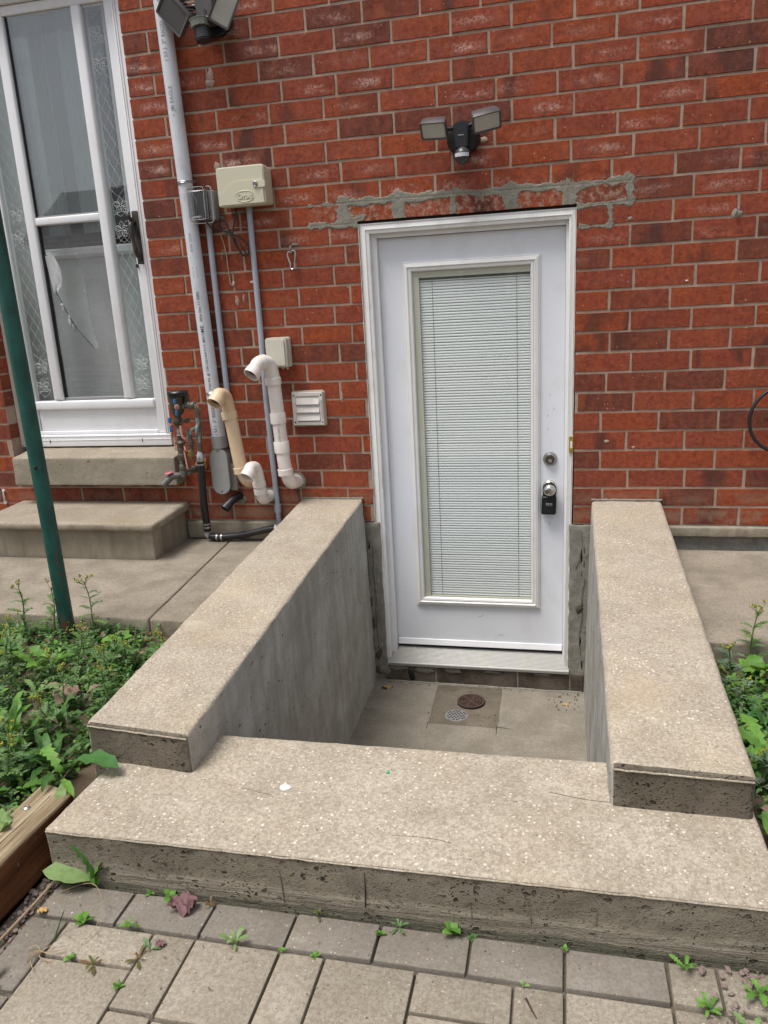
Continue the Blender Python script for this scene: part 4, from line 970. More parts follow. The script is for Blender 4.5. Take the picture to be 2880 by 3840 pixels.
# inner door, its window and the dark room behind
idr = thing('inner_door', 'pale inner house door with a wide window behind the torn screen', 'door', (-2.38,.23,.38))
bm = bmesh.new()
for q in ((-2.83,-2.655,.40,2.60),(-2.092,-1.915,.40,2.60),(-2.655,-2.092,.40,1.335),(-2.655,-2.092,2.50,2.60)): box(bm, q[0], q[1], .22, .26, q[2], q[3])
fin('door_leaf', bm, 'inner', idr)
bm = bmesh.new(); frame_rect(bm, -2.655, -2.092, 1.335, 2.50, .03, [(0,.222),(0,.208),(.3,.200),(.8,.206),(1,.220),(1,.235)], .052); fin('window_frame', bm, 'vinyl', idr)
pane(-2.63, -2.12, 1.38, 2.48, .226, idr)
bm = bmesh.new()
for k in range(40):
    x = -2.63+k*.0062; 
for (xa, xb) in ((-2.635,-2.50),(-2.43,-2.235)):
    m_ = 40; A = []
    for i in range(m_+1):
        x = xa+(xb-xa)*i/m_; A.append((bm.verts.new((x, .30+.012*math.sin(i*.9)+.006*mn.noise(Vector((i*.6, 0, 0))), 1.46)), bm.verts.new((x, .30+.012*math.sin(i*.9+.3), 2.5))))
    for a, b in zip(A, A[1:]): bm.faces.new((a[0], b[0], b[1], a[1]))
fin('curtain', bm, 'curtain', idr, smooth=True, angle=False)
bm = bmesh.new(); box(bm, -2.548,-2.470,.30,.33,1.385,1.448,.004); fin('brown_block', bm, 'brown', idr)
bm = bmesh.new()
for q in ((-2.84,-2.83),(-1.915,-1.905)): box(bm, q[0], q[1], .14, .26, .38, 2.6)
box(bm, -2.83,-1.915,.14,.26,.36,.40); fin('reveal_lining', bm, 'inner', idr)
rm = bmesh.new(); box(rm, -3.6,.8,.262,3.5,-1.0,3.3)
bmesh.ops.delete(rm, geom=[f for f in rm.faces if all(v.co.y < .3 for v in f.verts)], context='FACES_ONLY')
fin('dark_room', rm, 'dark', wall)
bm = bmesh.new(); box(bm, -2.856,-2.803,FY-.012,FY+.055,.3775,2.56); fin('frame_filler', bm, 'caulk', sd_)
bm = bmesh.new(); box(bm, -1.9165,-1.905,FY-.006,FY+.055,.3775,2.56); fin('frame_filler', bm, 'caulk', sd_)
bm = bmesh.new()
tube(bm, [(-2.846, FY-.012, .39), (-2.845, FY-.013, 1.2), (-2.846, FY-.012, 2.5)], .006, 8); fin('caulk_bead', bm, 'caulk', sd_, smooth=True)

# ================================================================== PIPES AND BOXES ON THE WALL
def cx_(z): return -1.638+(z-.43)*(-.042/1.714)
ct = thing('electrical_conduit', 'thick pale grey plastic conduit running up the wall beside the storm door', 'conduit', (-1.638,-.04,.2))
bm = bmesh.new(); tube(bm, [(cx_(z), -.041, z) for z in (.42,.8,1.2,1.6,2.0,2.4,2.9)], .0335, 32); fin('pipe', bm, 'pvcgrey', ct, smooth=True)
bm = bmesh.new(); tube(bm, [(cx_(.39),-.041,.385),(cx_(.45),-.041,.445)], .0385, 32); fin('coupling', bm, 'pvcdark', ct, smooth=True)
# access fitting: oval cover
bm = bmesh.new(); a, b, hw = .155, .385, .047
ov = [(hw*math.cos(t), b-hw+hw*math.sin(t)) for t in [math.pi*i/14 for i in range(15)]]+[(-hw*math.cos(t), a+hw-hw*math.sin(t)) for t in [math.pi*i/14 for i in range(15)]]
prism(bm, [(x*.86, a+(z-a)*1.0) for x, z in ov], lambda x, z: (-1.638+x,-.066,z), lambda x, z: (-1.638+x,-.004,z)); fin('fitting_body', bm, 'pvcdark', ct, smooth=True)
bm = bmesh.new(); prism(bm, ov, lambda x, z: (-1.638+x,-.0745,z), lambda x, z: (-1.638+x,-.0665,z)); bmesh.ops.bevel(bm, geom=[e for e in bm.edges if all(v.co.y < -.074 for v in e.verts)], offset=.002, segments=2, affect='EDGES'); cv = fin('fitting_cover', bm, 'pvccover', ct, smooth=True)
for z in (.372, .170): bm = bmesh.new(); lathe(bm, (-1.638,-.0745,z), (0,-1,0), [(0,.0042),(.0012,.0038)], 10); fin('screw', bm, 'bronze', cv)
text('moulded_print', 'C\nPVC LB\nCSA', .012, 'pvcdark', cv, lambda a, b, c: (-1.640-b, -.0749, .27+a))
# printed text on the pipe
def wrap(z0, ang0=.12, r=.0338):
    return lambda a, b, c, r=r+.0008: (cx_(z0+a)+r*math.sin(ang0-b/r), -.041-r*math.cos(ang0-b/r), z0+a)
for s, z, sz, mt, al in (('( 53 )  2" RIGID  PVC  CONDUIT', 2.085, .030, 'inklt', 'LEFT'), ('JM EAGLE', 1.888, .030, 'inklt', 'LEFT'), ('=', 1.872, .022, 'inklt', 'CENTER'), ('RIGID  SCH40', 1.30, .017, 'inkfaint', 'LEFT'), ('C Sun Res  @  CSA C22.2 NO 211.2  JM50 7X', .670, .0176, 'ink', 'LEFT'), ('ME', .940, .031, 'ink', 'LEFT'), ('2016 Dec 11  03B2', .990, .0215, 'ink', 'LEFT'), ('||||| ||', 1.185, .030, 'inklt', 'LEFT'), ('( 53 )  2" RIGID PVC', .450, .028, 'ink', 'LEFT')):
    text('print', s, sz*.8, mt, ct, wrap(z), align=al, bold=.0002)
def strap(par, z, x, r, dx):
    bm = bmesh.new()
    for k in range(2): tube(bm, spline([(x-r-.010,-.004,z-.004-k*.006),(x-r-.006,-.030,z-.002-k*.006),(x-r*.7,-.068,z+.001-k*.006),(x,-.0785,z+.003-k*.006),(x+r*.7,-.068,z+.005-k*.006),(x+r+.006,-.030,z+.007-k*.006),(x+r+dx,-.004,z+.009-k*.006)], 5), .0022, 6)
    return fin('strap', bm, 'steel', par, smooth=True)
strap(ct, 1.598, cx_(1.6), .034, .012); strap(ct, .655, cx_(.65), .034, .030)

tn = thing('thin_conduit', 'thin blue-grey conduit below the clear-covered outlet box', 'conduit', (-1.585,-.018,.4))
bm = bmesh.new(); tube(bm, [(-1.586,-.018,1.42),(-1.584,-.018,1.0),(-1.581,-.016,.62),(-1.579,-.012,.32)], .0135, 16); fin('pipe', bm, 'pvcblue', tn, smooth=True)
bm = bmesh.new(); box(bm, -1.606,-1.572,-.036,-.004,.165,.30,.004); fin('junction_body', bm, 'pvccover', tn, smooth=True)
tk = thing('thin_conduit', 'long blue-grey conduit running down from the cream controller box', 'conduit', (-1.38,-.018,0))
bm = bmesh.new(); tube(bm, [(-1.381,-.018,1.49),(-1.380,-.018,1.0),(-1.3835,-.018,.6),(-1.377,-.018,.2),(-1.374,-.018,.085)], .0132, 16); fin('pipe', bm, 'pvcblue', tk, smooth=True)
bm = bmesh.new(); tube(bm, [(-1.374,-.018,.092),(-1.374,-.018,.050)], .0172, 16); tube(bm, [(-1.374,-.018,.052),(-1.375,-.018,-.09)], .0125, 14); fin('coupling', bm, 'pvcblue', tk, smooth=True)
bm = bmesh.new(); tube(bm, [(-1.382,-.018,1.468),(-1.382,-.018,1.50)], .016, 14); fin('coupling', bm, 'pvccover', tk, smooth=True)
text('print', 'GS Z', .014, 'ink', tk, lambda a, b, c: (-1.375-b, -.0308, .01+a))

# cream irrigation controller
ob = thing('controller_box', 'cream plastic irrigation controller box with a raised oval logo and key lock', 'control box', (-1.38,-.05,1.56))
def bevprism(poly, y0, y1, bv, mat, name, par, seg=3):
    bm = bmesh.new(); prism(bm, poly, lambda a, b: (a, y0, b), lambda a, b: (a, y1, b))
    bmesh.ops.bevel(bm, geom=[e for e in bm.edges if all(v.co.y < y0+1e-5 for v in e.verts)], offset=bv, segments=seg, affect='EDGES'); return fin(name, bm, mat, par, smooth=True)
bevprism(rrect(-1.486,-1.268,1.479,1.635,.010), -.050, -.004, .003, 'cream', 'back_shell', ob)
bevprism(rrect(-1.490,-1.268,1.475,1.638,.012), -.100, -.053, .005, 'cream', 'front_cover', ob)
bm = bmesh.new()   # stepped lower plate
pl_ = [(-1.4845,1.480),(-1.2735,1.480),(-1.2735,1.5765),(-1.395,1.5765),(-1.412,1.573),(-1.428,1.563),(-1.4845,1.524)]
prism(bm, pl_, lambda a, b: (a,-.1035,b), lambda a, b: (a,-.1,b)); bmesh.ops.bevel(bm, geom=[e for e in bm.edges if all(v.co.y < -.103 for v in e.verts)], offset=.002, segments=2, affect='EDGES'); fin('raised_plate', bm, 'cream', ob, smooth=True)
bevprism(rrect(-1.318,-1.262,1.542,1.571,.007), -.1075, -.100, .0015, 'cream', 'lock_tab', ob)
bm = bmesh.new(); lathe(bm, (-1.307,-.1075,1.5575), (0,-1,0), [(0,.0115),(.003,.0112),(.004,.0095),(.003,.008),(.003,.006),(.0045,.0058),(.0045,.002)], 24); fin('key_lock', bm, 'nickeldk', ob, smooth=True)
text('raised_logo', 'Orbit', .032, 'cream', ob, lambda a, b, c: (-1.362+a, -.1045-c, 1.512+b+a*.02), extr=.0016, bold=.0012)
bm = bmesh.new(); N = 48
for a0, a1 in ((20, 172), (200, 352)):
    tube(bm, [(-1.362+.0455*math.cos(R(t)), -.1040, 1.512+.0225*math.sin(R(t))) for t in range(a0, a1+1, 4)], [.0006+.0012*math.sin(math.pi*(t-a0)/(a1-a0)) for t in range(a0, a1+1, 4)], 6)
fin('raised_oval', bm, 'cream', ob, smooth=True)

# outlet with clear bubble cover
oc = thing('covered_outlet', 'outdoor electrical outlet under a clear plastic bubble cover', 'outlet', (-1.56,-.04,1.5))
bevprism(rrect(-1.605,-1.530,1.432,1.558,.006), -.055, -.004, .003, 'pvcdark', 'outlet_box', oc)
for z in (1.545, 1.442): bm = bmesh.new(); prism(bm, rrect(-1.532,-1.516,z-.006,z+.006,.0055), lambda a, b: (a,-.010,b), lambda a, b: (a,-.004,b)); fin('mounting_lug', bm, 'pvcdark', oc)
bm = bmesh.new()
outer = rrect(-1.634,-1.537,1.420,1.574,.014); mid = rrect(-1.632,-1.539,1.422,1.572,.014); top_ = rrect(-1.626,-1.546,1.430,1.565,.012)
loops = [[bm.verts.new((a, y, b)) for a, b in P] for P, y in ((outer,-.056),(outer,-.060),(mid,-.062),(mid,-.110),(top_,-.124))]
for A, B in zip(loops, loops[1:]):
    for k in range(len(A)): bm.faces.new((A[k], A[(k+1) % len(A)], B[(k+1) % len(A)], B[k]))
bm.faces.new(loops[-1]); bmesh.ops.recalc_face_normals(bm, faces=bm.faces[:]); fin('bubble_cover', bm, 'clear', oc, smooth=True)
bm = bmesh.new(); prism(bm, rrect(-1.628,-1.556,1.432,1.560,.006), lambda a, b: (a,-.0665,b), lambda a, b: (a,-.058,b)); fin('face_plate', bm, 'platedk', oc)
bm = bmesh.new(); n = 20
ins = [(-1.622+.0,1.552),(-1.562,1.552)]; L_ = [(-1.562+.012*0-.014*math.sin(math.pi*max(0, min(1, (1.545-z)/.10))), z) for z in [1.548-.0055*i for i in range(20)]]; Rr = [(-1.622+.014*math.sin(math.pi*max(0, min(1, (1.545-z)/.10))), z) for z in [1.548-.0055*i for i in range(20)]]
for Pn in (L_, Rr): tube(bm, [(a,-.068,b) for a, b in Pn], .0014, 5)
tube(bm, [(-1.625,-.067,1.557),(-1.559,-.067,1.557),(-1.559,-.067,1.436),(-1.625,-.067,1.436),(-1.625,-.067,1.557)], .0016, 5); fin('raised_rim', bm, 'steel', oc)
text('cover_print', 'EXTRA-DUTY', .0095, 'label', oc, lambda a, b, c: (-1.592+a, -.1248, 1.548+b), bold=.0003)
text('cover_print', 'm-86000-1', .011, 'label', oc, lambda a, b, c: (-1.590+a, -.1248, 1.441+b), bold=.0002)
bm = bmesh.new(); box(bm, -1.549,-1.528,-.128,-.108,1.438,1.458,.002); fin('latch', bm, 'clear', oc)
bm = bmesh.new()
tube(bm, [(a,-.0608,b) for a, b in outer+[outer[0]]], .0016, 5); tube(bm, [(a,-.1235,b) for a, b in top_+[top_[0]]], .0010, 5); fin('cover_edge', bm, 'edgepl', oc)
bm = bmesh.new(); tube(bm, [(-1.575,-.035,1.425),(-1.583,-.025,1.408)], .016, 14); fin('hub', bm, 'pvcdark', oc, smooth=True)

# black power cord from outlet to controller
bm = bmesh.new()
P = [(-1.560,-.095,1.422),(-1.548,-.075,1.398),(-1.520,-.050,1.386),(-1.485,-.040,1.378),(-1.455,-.040,1.362),(-1.425,-.042,1.348),(-1.398,-.042,1.318),(-1.392,-.042,1.285),(-1.408,-.042,1.267),(-1.432,-.044,1.285),(-1.448,-.050,1.330),(-1.466,-.056,1.372),(-1.486,-.056,1.420),(-1.500,-.052,1.440),(-1.515,-.046,1.432),(-1.516,-.042,1.402),(-1.490,-.042,1.372),(-1.455,-.048,1.350),(-1.432,-.054,1.334),(-1.415,-.056,1.306),(-1.404,-.052,1.282),(-1.418,-.050,1.276),(-1.440,-.054,1.305),(-1.456,-.060,1.352),(-1.447,-.056,1.40),(-1.434,-.050,1.445),(-1.430,-.048,1.482)]
tube(bm, spline(P, 6), .0036, 8); tag(fin('power_cord', bm, 'rubber', smooth=True), 'looped black power cord hanging between outlet box and cream controller', 'cord')
bm = bmesh.new(); tube(bm, spline([(-1.535,-.008,1.372),(-1.528,-.012,1.35),(-1.520,-.010,1.315),(-1.518,-.014,1.300),(-1.516,-.010,1.27),(-1.514,-.012,1.23),(-1.513,-.010,1.19),(-1.509,-.012,1.155),(-1.500,-.010,1.143)], 5), .0022, 6)
tube(bm, spline([(-1.518,-.014,1.300),(-1.530,-.016,1.303),(-1.538,-.012,1.285),(-1.541,-.010,1.262)], 5), .0012, 5); tube(bm, spline([(-1.535,-.008,1.372),(-1.50,-.006,1.392),(-1.45,-.005,1.396),(-1.41,-.006,1.394),(-1.395,-.010,1.386)], 5), .0015, 5)
tag(fin('twine', bm, 'string', smooth=True), 'tan twine dangling on the brick below the black cord', 'twine')

# small cream box
sb = thing('junction_box', 'small cream plastic box fixed above the white vent pipe', 'junction box', (-1.28,-.03,.83))
bevprism(rrect(-1.342,-1.240,.762,.900,.010), -.030, -.003, .002, 'greybox', 'back_plate', sb)
bevprism(rrect(-1.345,-1.243,.764,.900,.012), -.072, -.032, .009, 'greybox', 'cover', sb, 4)
bm = bmesh.new(); lathe(bm, (-1.298,-.0725,.820), (0,-1,0), [(0,.0028),(.0008,.002)], 10); fin('screw_cap', bm, 'greybox', sb)
bm = bmesh.new(); box(bm, -1.2425,-1.2418,-.062,-.048,.822,.868); fin('side_label', bm, 'label', sb)
bm = bmesh.new(); 
for x in (-1.285,-1.262): lathe(bm, (x,-.012,.757), (0,-1,0), [(0,.006),(.006,.006)], 12)
fin('lug', bm, 'greybox', sb)

# vent pipes
def elbow_pipe(name, label, mat, hole, pts, r, collars, opening, prints=None, rad=.045):
    t = thing(name, label, 'vent pipe', hole)
    od = Vector(opening[1]).normalized(); pts = list(pts[:-1])+[Vector(opening[0])-od*.030]
    bm = bmesh.new(); path = arcpts(pts, rad, 7); tube(bm, path, r, 26, False); fin('pipe', bm, mat, t, smooth=True)
    for a, b, k in collars:
        a, b = Vector(a), Vector(b); d = (b-a); n = d.length; bm = bmesh.new()
        lathe(bm, a, d, [(0, r*1.02),(0, r*k),(n*.94, r*k),(n, r*(k-.05)),(n, r*1.02)], 28, cap0=False, cap1=False); fin('coupling', bm, mat, t, smooth=True)
    o, d = Vector(opening[0]), Vector(opening[1]).normalized(); bm = bmesh.new(); k = 1.17
    lathe(bm, o-d*.036, d, [(0, r*.98),(0, r*1.10),(.012, r*k),(.036, r*k),(.036, r*1.0),(.004, r*.97),(.0, r*.95)], 30, cap0=False, cap1=False); so = fin('socket', bm, mat, t, smooth=True)
    bm = bmesh.new(); lathe(bm, o-d*.024, d, [(0, r*.97),(.001, r*.97)], 24); fin('bore_shade', bm, 'hollow', so)  # dark disc stands in for the shade deep in the pipe mouth
    bm = bmesh.new(); lathe(bm, Vector(hole), (0,-1,0), [(0,r*1.35),(.004,r*1.3),(.006,r*1.1)], 20)
    for v in bm.verts: v.co += Vector((mn.noise(v.co*60), 0, mn.noise(v.co*55)))*.006
    fin('wall_seal', bm, 'grey_mortar', t, smooth=True)
    return t
vp = elbow_pipe('vent_pipe', 'tall white plastic vent pipe with hooked top left of the louvred vent', 'pvcwhite', (-1.262,-.002,.205),
    [(-1.262,.02,.205),(-1.268,-.100,.216),(-1.2835,-.112,.30),(-1.294,-.112,.52),(-1.303,-.112,.745),(-1.312,-.125,.795),(-1.340,-.178,.800),(-1.361,-.218,.752)], .0315,
    [((-1.2805,-.112,.262),(-1.2822,-.112,.292),1.16),((-1.2885,-.112,.372),(-1.2905,-.112,.425),1.16),((-1.2945,-.112,.510),(-1.2965,-.112,.560),1.16),((-1.302,-.112,.690),(-1.3035,-.112,.722),1.18),((-1.325,-.150,.7985),(-1.333,-.164,.800),1.06)], ((-1.364,-.224,.745),(-.34,-.66,-.66)), rad=.05)
text('pipe_print', '6"- GAS VENT', .0150, 'inklt', vp, lambda a, b, c: (-1.2925+.0330*math.sin(.22+b/.0322), -.112-.0330*math.cos(.22+b/.0322), .470-a))
bp = elbow_pipe('vent_pipe', 'yellowed beige vent pipe in front of the thick conduit', 'pvcbeige', (-1.475,-.002,.215),
    [(-1.475,.02,.215),(-1.488,-.105,.225),(-1.510,-.112,.31),(-1.5255,-.112,.46),(-1.541,-.112,.60),(-1.544,-.125,.648),(-1.552,-.178,.660),(-1.557,-.214,.628)], .0315,
    [((-1.505,-.112,.272),(-1.5085,-.112,.302),1.16),((-1.5365,-.112,.535),(-1.5405,-.112,.572),1.18)], ((-1.559,-.220,.621),(-.26,-.70,-.66)), rad=.045)
wp = elbow_pipe('vent_pipe', 'short white elbow vent pipe beneath the yellowed one', 'pvcwhite', (-1.412,-.002,.135),
    [(-1.412,.02,.135),(-1.415,-.105,.135),(-1.418,-.114,.200),(-1.422,-.118,.272),(-1.424,-.132,.306),(-1.432,-.180,.312),(-1.437,-.212,.280)], .0280,
    [((-1.4165,-.113,.168),(-1.4180,-.114,.196),1.15),((-1.4190,-.115,.205),(-1.421,-.116,.232),1.15)], ((-1.439,-.218,.273),(-.28,-.70,-.66)), rad=.040)
be_ = thing('black_elbow', 'short black plastic drain elbow poking from the brick near the ground', 'pipe', (-1.578,0,.128))
bm = bmesh.new(); tube(bm, arcpts([(-1.575,.01,.130),(-1.592,-.060,.125),(-1.612,-.090,.098)], .03, 5), .0195, 20, False); fin('pipe', bm, 'rubber', be_, smooth=True)
bm = bmesh.new(); d = Vector((-.42,-.6,-.55)).normalized(); lathe(bm, Vector((-1.606,-.084,.106)), d, [(0,.020),(0,.0235),(.030,.0245),(.030,.0205),(.006,.019)], 24, cap0=False, cap1=False); so = fin('socket', bm, 'rubber', be_, smooth=True)
bm = bmesh.new(); lathe(bm, Vector((-1.606,-.084,.106))+d*.006, d, [(0,.0195),(.001,.0195)], 20); fin('bore_shade', bm, 'void', so)  # black disc painted as the shade inside the elbow
dab(-1.570,.112,.030,.026,90,'grey_mortar'); 
# orange foam round the tap pipe
bm = bmesh.new(); bmesh.ops.create_icosphere(bm, subdivisions=4, radius=.036, matrix=Matrix.Translation((-1.765,.0,.288)))
for v in bm.verts: v.co.y *= .45; v.co += Vector((mn.noise(v.co*40), mn.noise(v.co*45), mn.noise(v.co*50)))*.014
tag(fin('expanding_foam', bm, 'foam', smooth=True), 'orange expanding foam blob where the tap pipe enters the brick', 'foam')

# louvred vent
lv = thing('louvred_vent', 'white square louvred vent with three flaps in tan caulk', 'vent', (-1.175,-.02,.56))
bm = bmesh.new(); P_ = rrect(-1.2600,-1.0905,.4755,.6485,.016); A = [bm.verts.new((a+.003*mn.noise(Vector((a*60, 0, b*60))), -.002, b+.004*mn.noise(Vector((a*50, 4, b*50))))) for a, b in P_]; B = [bm.verts.new((v.co.x*.96-1.175*.04, -.010, v.co.z*.96+.562*.04)) for v in A]
for k in range(len(A)): bm.faces.new((A[k], A[(k+1) % len(A)], B[(k+1) % len(A)], B[k]))
bm.faces.new(B); bmesh.ops.recalc_face_normals(bm, faces=bm.faces[:]); fin('caulk_bead', bm, 'ventcaulk', lv, smooth=True)
bm = bmesh.new(); frame_rect(bm, -1.252, -1.099, .484, .641, .0185, [(0,-.004),(0,-.018),(.1,-.022),(.85,-.022),(1,-.020),(1,-.008)], .018, .020); fin('frame', bm, 'ventwhite', lv)
bm = bmesh.new(); box(bm, -1.236,-1.116,-.012,-.004,.50,.623); fin('back', bm, 'hollow', lv)
for k, z in enumerate((.583, .545, .506)):
    bm = bmesh.new(); prism(bm, [(-.014,z+.037),(-.016,z+.037),(-.027,z+.001),(-.0255,z-.0005)], lambda a, b: (-1.2325,a,b), lambda a, b: (-1.1185,a,b)); fin('flap', bm, 'ventwhite', lv)
for x, z in ((-1.243,.626),(-1.107,.626),(-1.243,.498),(-1.107,.498)): bm = bmesh.new(); lathe(bm, (x,-.0222,z), (0,-1,0), [(0,.0042),(.0008,.003)], 10); fin('screw_hole', bm, 'void', lv)
bm = bmesh.new()
for k in range(26): box(bm, -1.1125,-1.1030,-.0245,-.022,.520+k*.0034,.5215+k*.0034)
fin('grip_ribs', bm, 'ventwhite', lv)

# ------------------------------------------------ backflow preventer of old copper pipes
cp = thing('tap_assembly', 'weathered copper backflow valve with blue handles and a garden tap', 'tap', (-1.765,0,.28))
def cpart(name, segs, mat='copper', par=cp, seg=16):
    bm = bmesh.new()
    for s in segs:
        if s[0] == 't': tube(bm, arcpts(s[1], s[3] if len(s) > 3 else .02, 5), s[2], seg)
        else: lathe(bm, s[1], s[2], s[3], seg)
    return fin(name, bm, mat, par, smooth=True)
Y = -.12
cpart('valve_cap', [('l', (-1.790,Y,.652), (0,0,1), [(0,.040),(0,.047),(.004,.049),(.018,.049),(.024,.044),(.026,.025)])], 'blackpl', seg=30)
for x, y_ in ((-1.812,-.150),(-1.772,-.152)): cpart('cap_bolt', [('l', (x,y_,.676), (0,0,1), [(0,.0035),(.003,.0030)])], 'steel', seg=8)
cpart('valve_body', [('l', (-1.800,Y,.560), (0,0,1), [(0,.018),(.012,.030),(.030,.034),(.070,.036),(.092,.038)]), ('l', (-1.805,Y,.510), (0,0,1), [(0,.016),(.012,.021),(.030,.021),(.036,.017),(.052,.017)])], 'bronze', seg=22)
cpart('side_fitting', [('l', (-1.752,Y+.01,.620), (0,0,1), [(0,.014),(.006,.017),(.018,.014),(.026,.016),(.038,.016),(.040,.010)])], 'bronze', seg=8)
cpart('riser', [('t', [(-1.804,Y,.512),(-1.806,Y,.40),(-1.811,Y,.268)], .0125), ('l', (-1.8045,Y,.468), (0,0,-1), [(0,.012),(.006,.018),(.020,.014),(.030,.013),(.040,.024),(.046,.024),(.052,.015)]), ('l', (-1.806,Y,.400), (0,0,-1), [(0,.014),(.002,.020),(.014,.020),(.016,.016),(.030,.018),(.032,.023),(.052,.021),(.060,.015)]), ('l', (-1.810,Y,.318), (0,0,-1), [(0,.013),(.004,.016),(.03,.016),(.034,.014)])])
cpart('outlet_pipe', [('t', [(-1.780,Y,.603),(-1.735,Y,.605),(-1.700,Y,.600),(-1.697,Y,.52),(-1.709,Y,.365)], .0135, .03), ('l', (-1.742,Y,.605), (1,0,0), [(0,.015),(.004,.020),(.012,.020),(.014,.0155),(.024,.0155),(.026,.0185),(.034,.0185)]), ('l', (-1.7015,Y,.507), (-.012,0,-.1), [(0,.0135),(.001,.0165),(.048,.0165),(.05,.0135)])])
cpart('handle_stem', [('l', (-1.778,Y-.038,.604), (0,-1,0), [(0,.010),(.006,.013),(.012,.009),(.020,.006)])], 'redpipe')
cpart('lever', [('t', [(-1.776,Y-.060,.645),(-1.777,Y-.062,.628),(-1.776,Y-.060,.618)], .0070)], 'blue')
cpart('lever', [('t', [(-1.774,Y-.060,.592),(-1.773,Y-.061,.578),(-1.775,Y-.058,.566)], .0070)], 'blue')
cpart('lever', [('t', [(-1.832,Y-.030,.552),(-1.832,Y-.032,.538),(-1.831,Y-.030,.530)], .0075)], 'blue')
cpart('lever', [('t', [(-1.831,Y-.030,.510),(-1.829,Y-.032,.496),(-1.830,Y-.030,.484)], .0075)], 'blue')
cpart('lever_link', [('l', (-1.830,Y-.026,.520), (0,-1,0), [(0,.011),(.008,.009),(.010,.004)])], 'redpipe')
cpart('test_cock', [('l', (-1.765,Y-.01,.538), (.8,-.4,-.1), [(0,.006),(.008,.008),(.012,.014),(.022,.014),(.026,.007),(.034,.006)]), ('t', [(-1.780,Y-.02,.522),(-1.765,Y-.03,.528),(-1.748,Y-.03,.545),(-1.740,Y-.02,.548)], .004)], 'bronze')
cpart('pink_lever', [('t', [(-1.783,Y-.02,.512),(-1.781,Y-.024,.470),(-1.776,Y-.024,.452),(-1.768,Y-.018,.446)], .0060)], 'redpipe')
cpart('pink_lever', [('t', [(-1.824,Y-.02,.470),(-1.821,Y-.022,.44),(-1.823,Y-.02,.415)], .0035)], 'redpipe')
cpart('second_valve', [('t', [(-1.716,Y,.494),(-1.735,Y,.492),(-1.748,Y,.480),(-1.751,Y,.43),(-1.756,Y,.375)], .0085, .01), ('l', (-1.7505,Y,.455), (-.02,0,-1), [(0,.009),(.002,.013),(.010,.010),(.022,.012),(.024,.016),(.040,.016),(.044,.011),(.062,.010),(.064,.015),(.068,.015)])])
cpart('mount_bracket', [('t', [(-1.768,Y+.01,.492),(-1.768,Y+.01,.430)], .006)], 'copper')
cpart('brass_plug', [('l', (-1.7565,Y,.388), (-.02,0,-1), [(0,.016),(.003,.0175),(.006,.0155),(.030,.0155),(.034,.008),(.046,.006),(.048,.003)])], 'brassold', seg=6)
cpart('pink_lever', [('t', [(-1.790,Y,.412),(-1.780,Y-.012,.402),(-1.776,Y-.014,.388)], .0045), ('t', [(-1.790,Y-.005,.388),(-1.783,Y-.012,.36),(-1.777,Y-.014,.30)], .0045)], 'redpipe')
cpart('tee', [('t', [(-1.767,.0,.285),(-1.790,-.07,.276),(-1.812,-.118,.268),(-1.840,-.140,.262)], .0135), ('l', (-1.780,-.04,.280), (-.35,-1,-.1), [(0,.014),(.004,.019),(.020,.019),(.024,.015)]), ('l', (-1.811,Y,.290), (0,0,-1), [(0,.014),(.004,.017),(.034,.017),(.036,.013)])])
cpart('garden_tap', [('t', [(-1.830,-.130,.266),(-1.862,-.150,.262),(-1.886,-.172,.236)], [.015,.0155,.0165,.0165,.0165,.0165,.0165,.0165][:8], .02), ('l', (-1.884,-.170,.240), (-.5,-.5,-.75), [(0,.0165),(.012,.018),(.020,.018),(.020,.015),(.010,.014)])], 'tapgrey', seg=20)
cpart('tap_mouth', [('l', (-1.892,-.178,.228), (-.5,-.5,-.75), [(0,.0140),(.001,.0138)])], 'void')
cpart('tap_wheel', [('l', (-1.868,-.155,.276), (-.2,-.1,1), [(0,.006),(.004,.021),(.007,.022),(.010,.018),(.011,.007),(.016,.006)])], 'pinktap', seg=9)
# black hose
bm = bmesh.new(); tube(bm, [(-1.712,Y,.345),(-1.716,-.112,.30),(-1.728,-.10,.2),(-1.738,-.085,.1),(-1.747,-.060,.0),(-1.752,-.052,-.040)], .0185, 20)
ho = tag(fin('water_hose', bm, 'rubber', smooth=True), 'upright black hose from the copper outlet down to the walkway', 'hose')
bm = bmesh.new(); tube(bm, spline([(-1.745,-.052,-.071),(-1.70,-.050,-.075),(-1.64,-.046,-.073),(-1.56,-.044,-.062),(-1.48,-.043,-.045),(-1.39,-.042,-.028),(-1.20,-.04,-.02)], 6), .0165, 18)
tag(fin('water_hose', bm, 'rubber', smooth=True), 'black hose lying along the wall foot towards the kerb wall', 'hose')
bm = bmesh.new(); tube(bm, arcpts([(-1.751,-.052,-.018),(-1.753,-.052,-.072),(-1.715,-.051,-.0735)], .012, 4), .0150, 16); el = tag(fin('hose_elbow', bm, 'pvccover', smooth=True), 'grey elbow fitting joining the two black hoses', 'fitting')
def clamp(p, d, r, name='hose_clamp'):
    bm = bmesh.new(); lathe(bm, Vector(p)-Vector(d).normalized()*.004, d, [(0,r),(0,r+.0022),(.008,r+.0022),(.008,r)], 20, cap0=False, cap1=False); box(bm, p[0]-.004, p[0]+.006, p[1]-r-.006, p[1]-r+.001, p[2]-.004, p[2]+.004); return bm
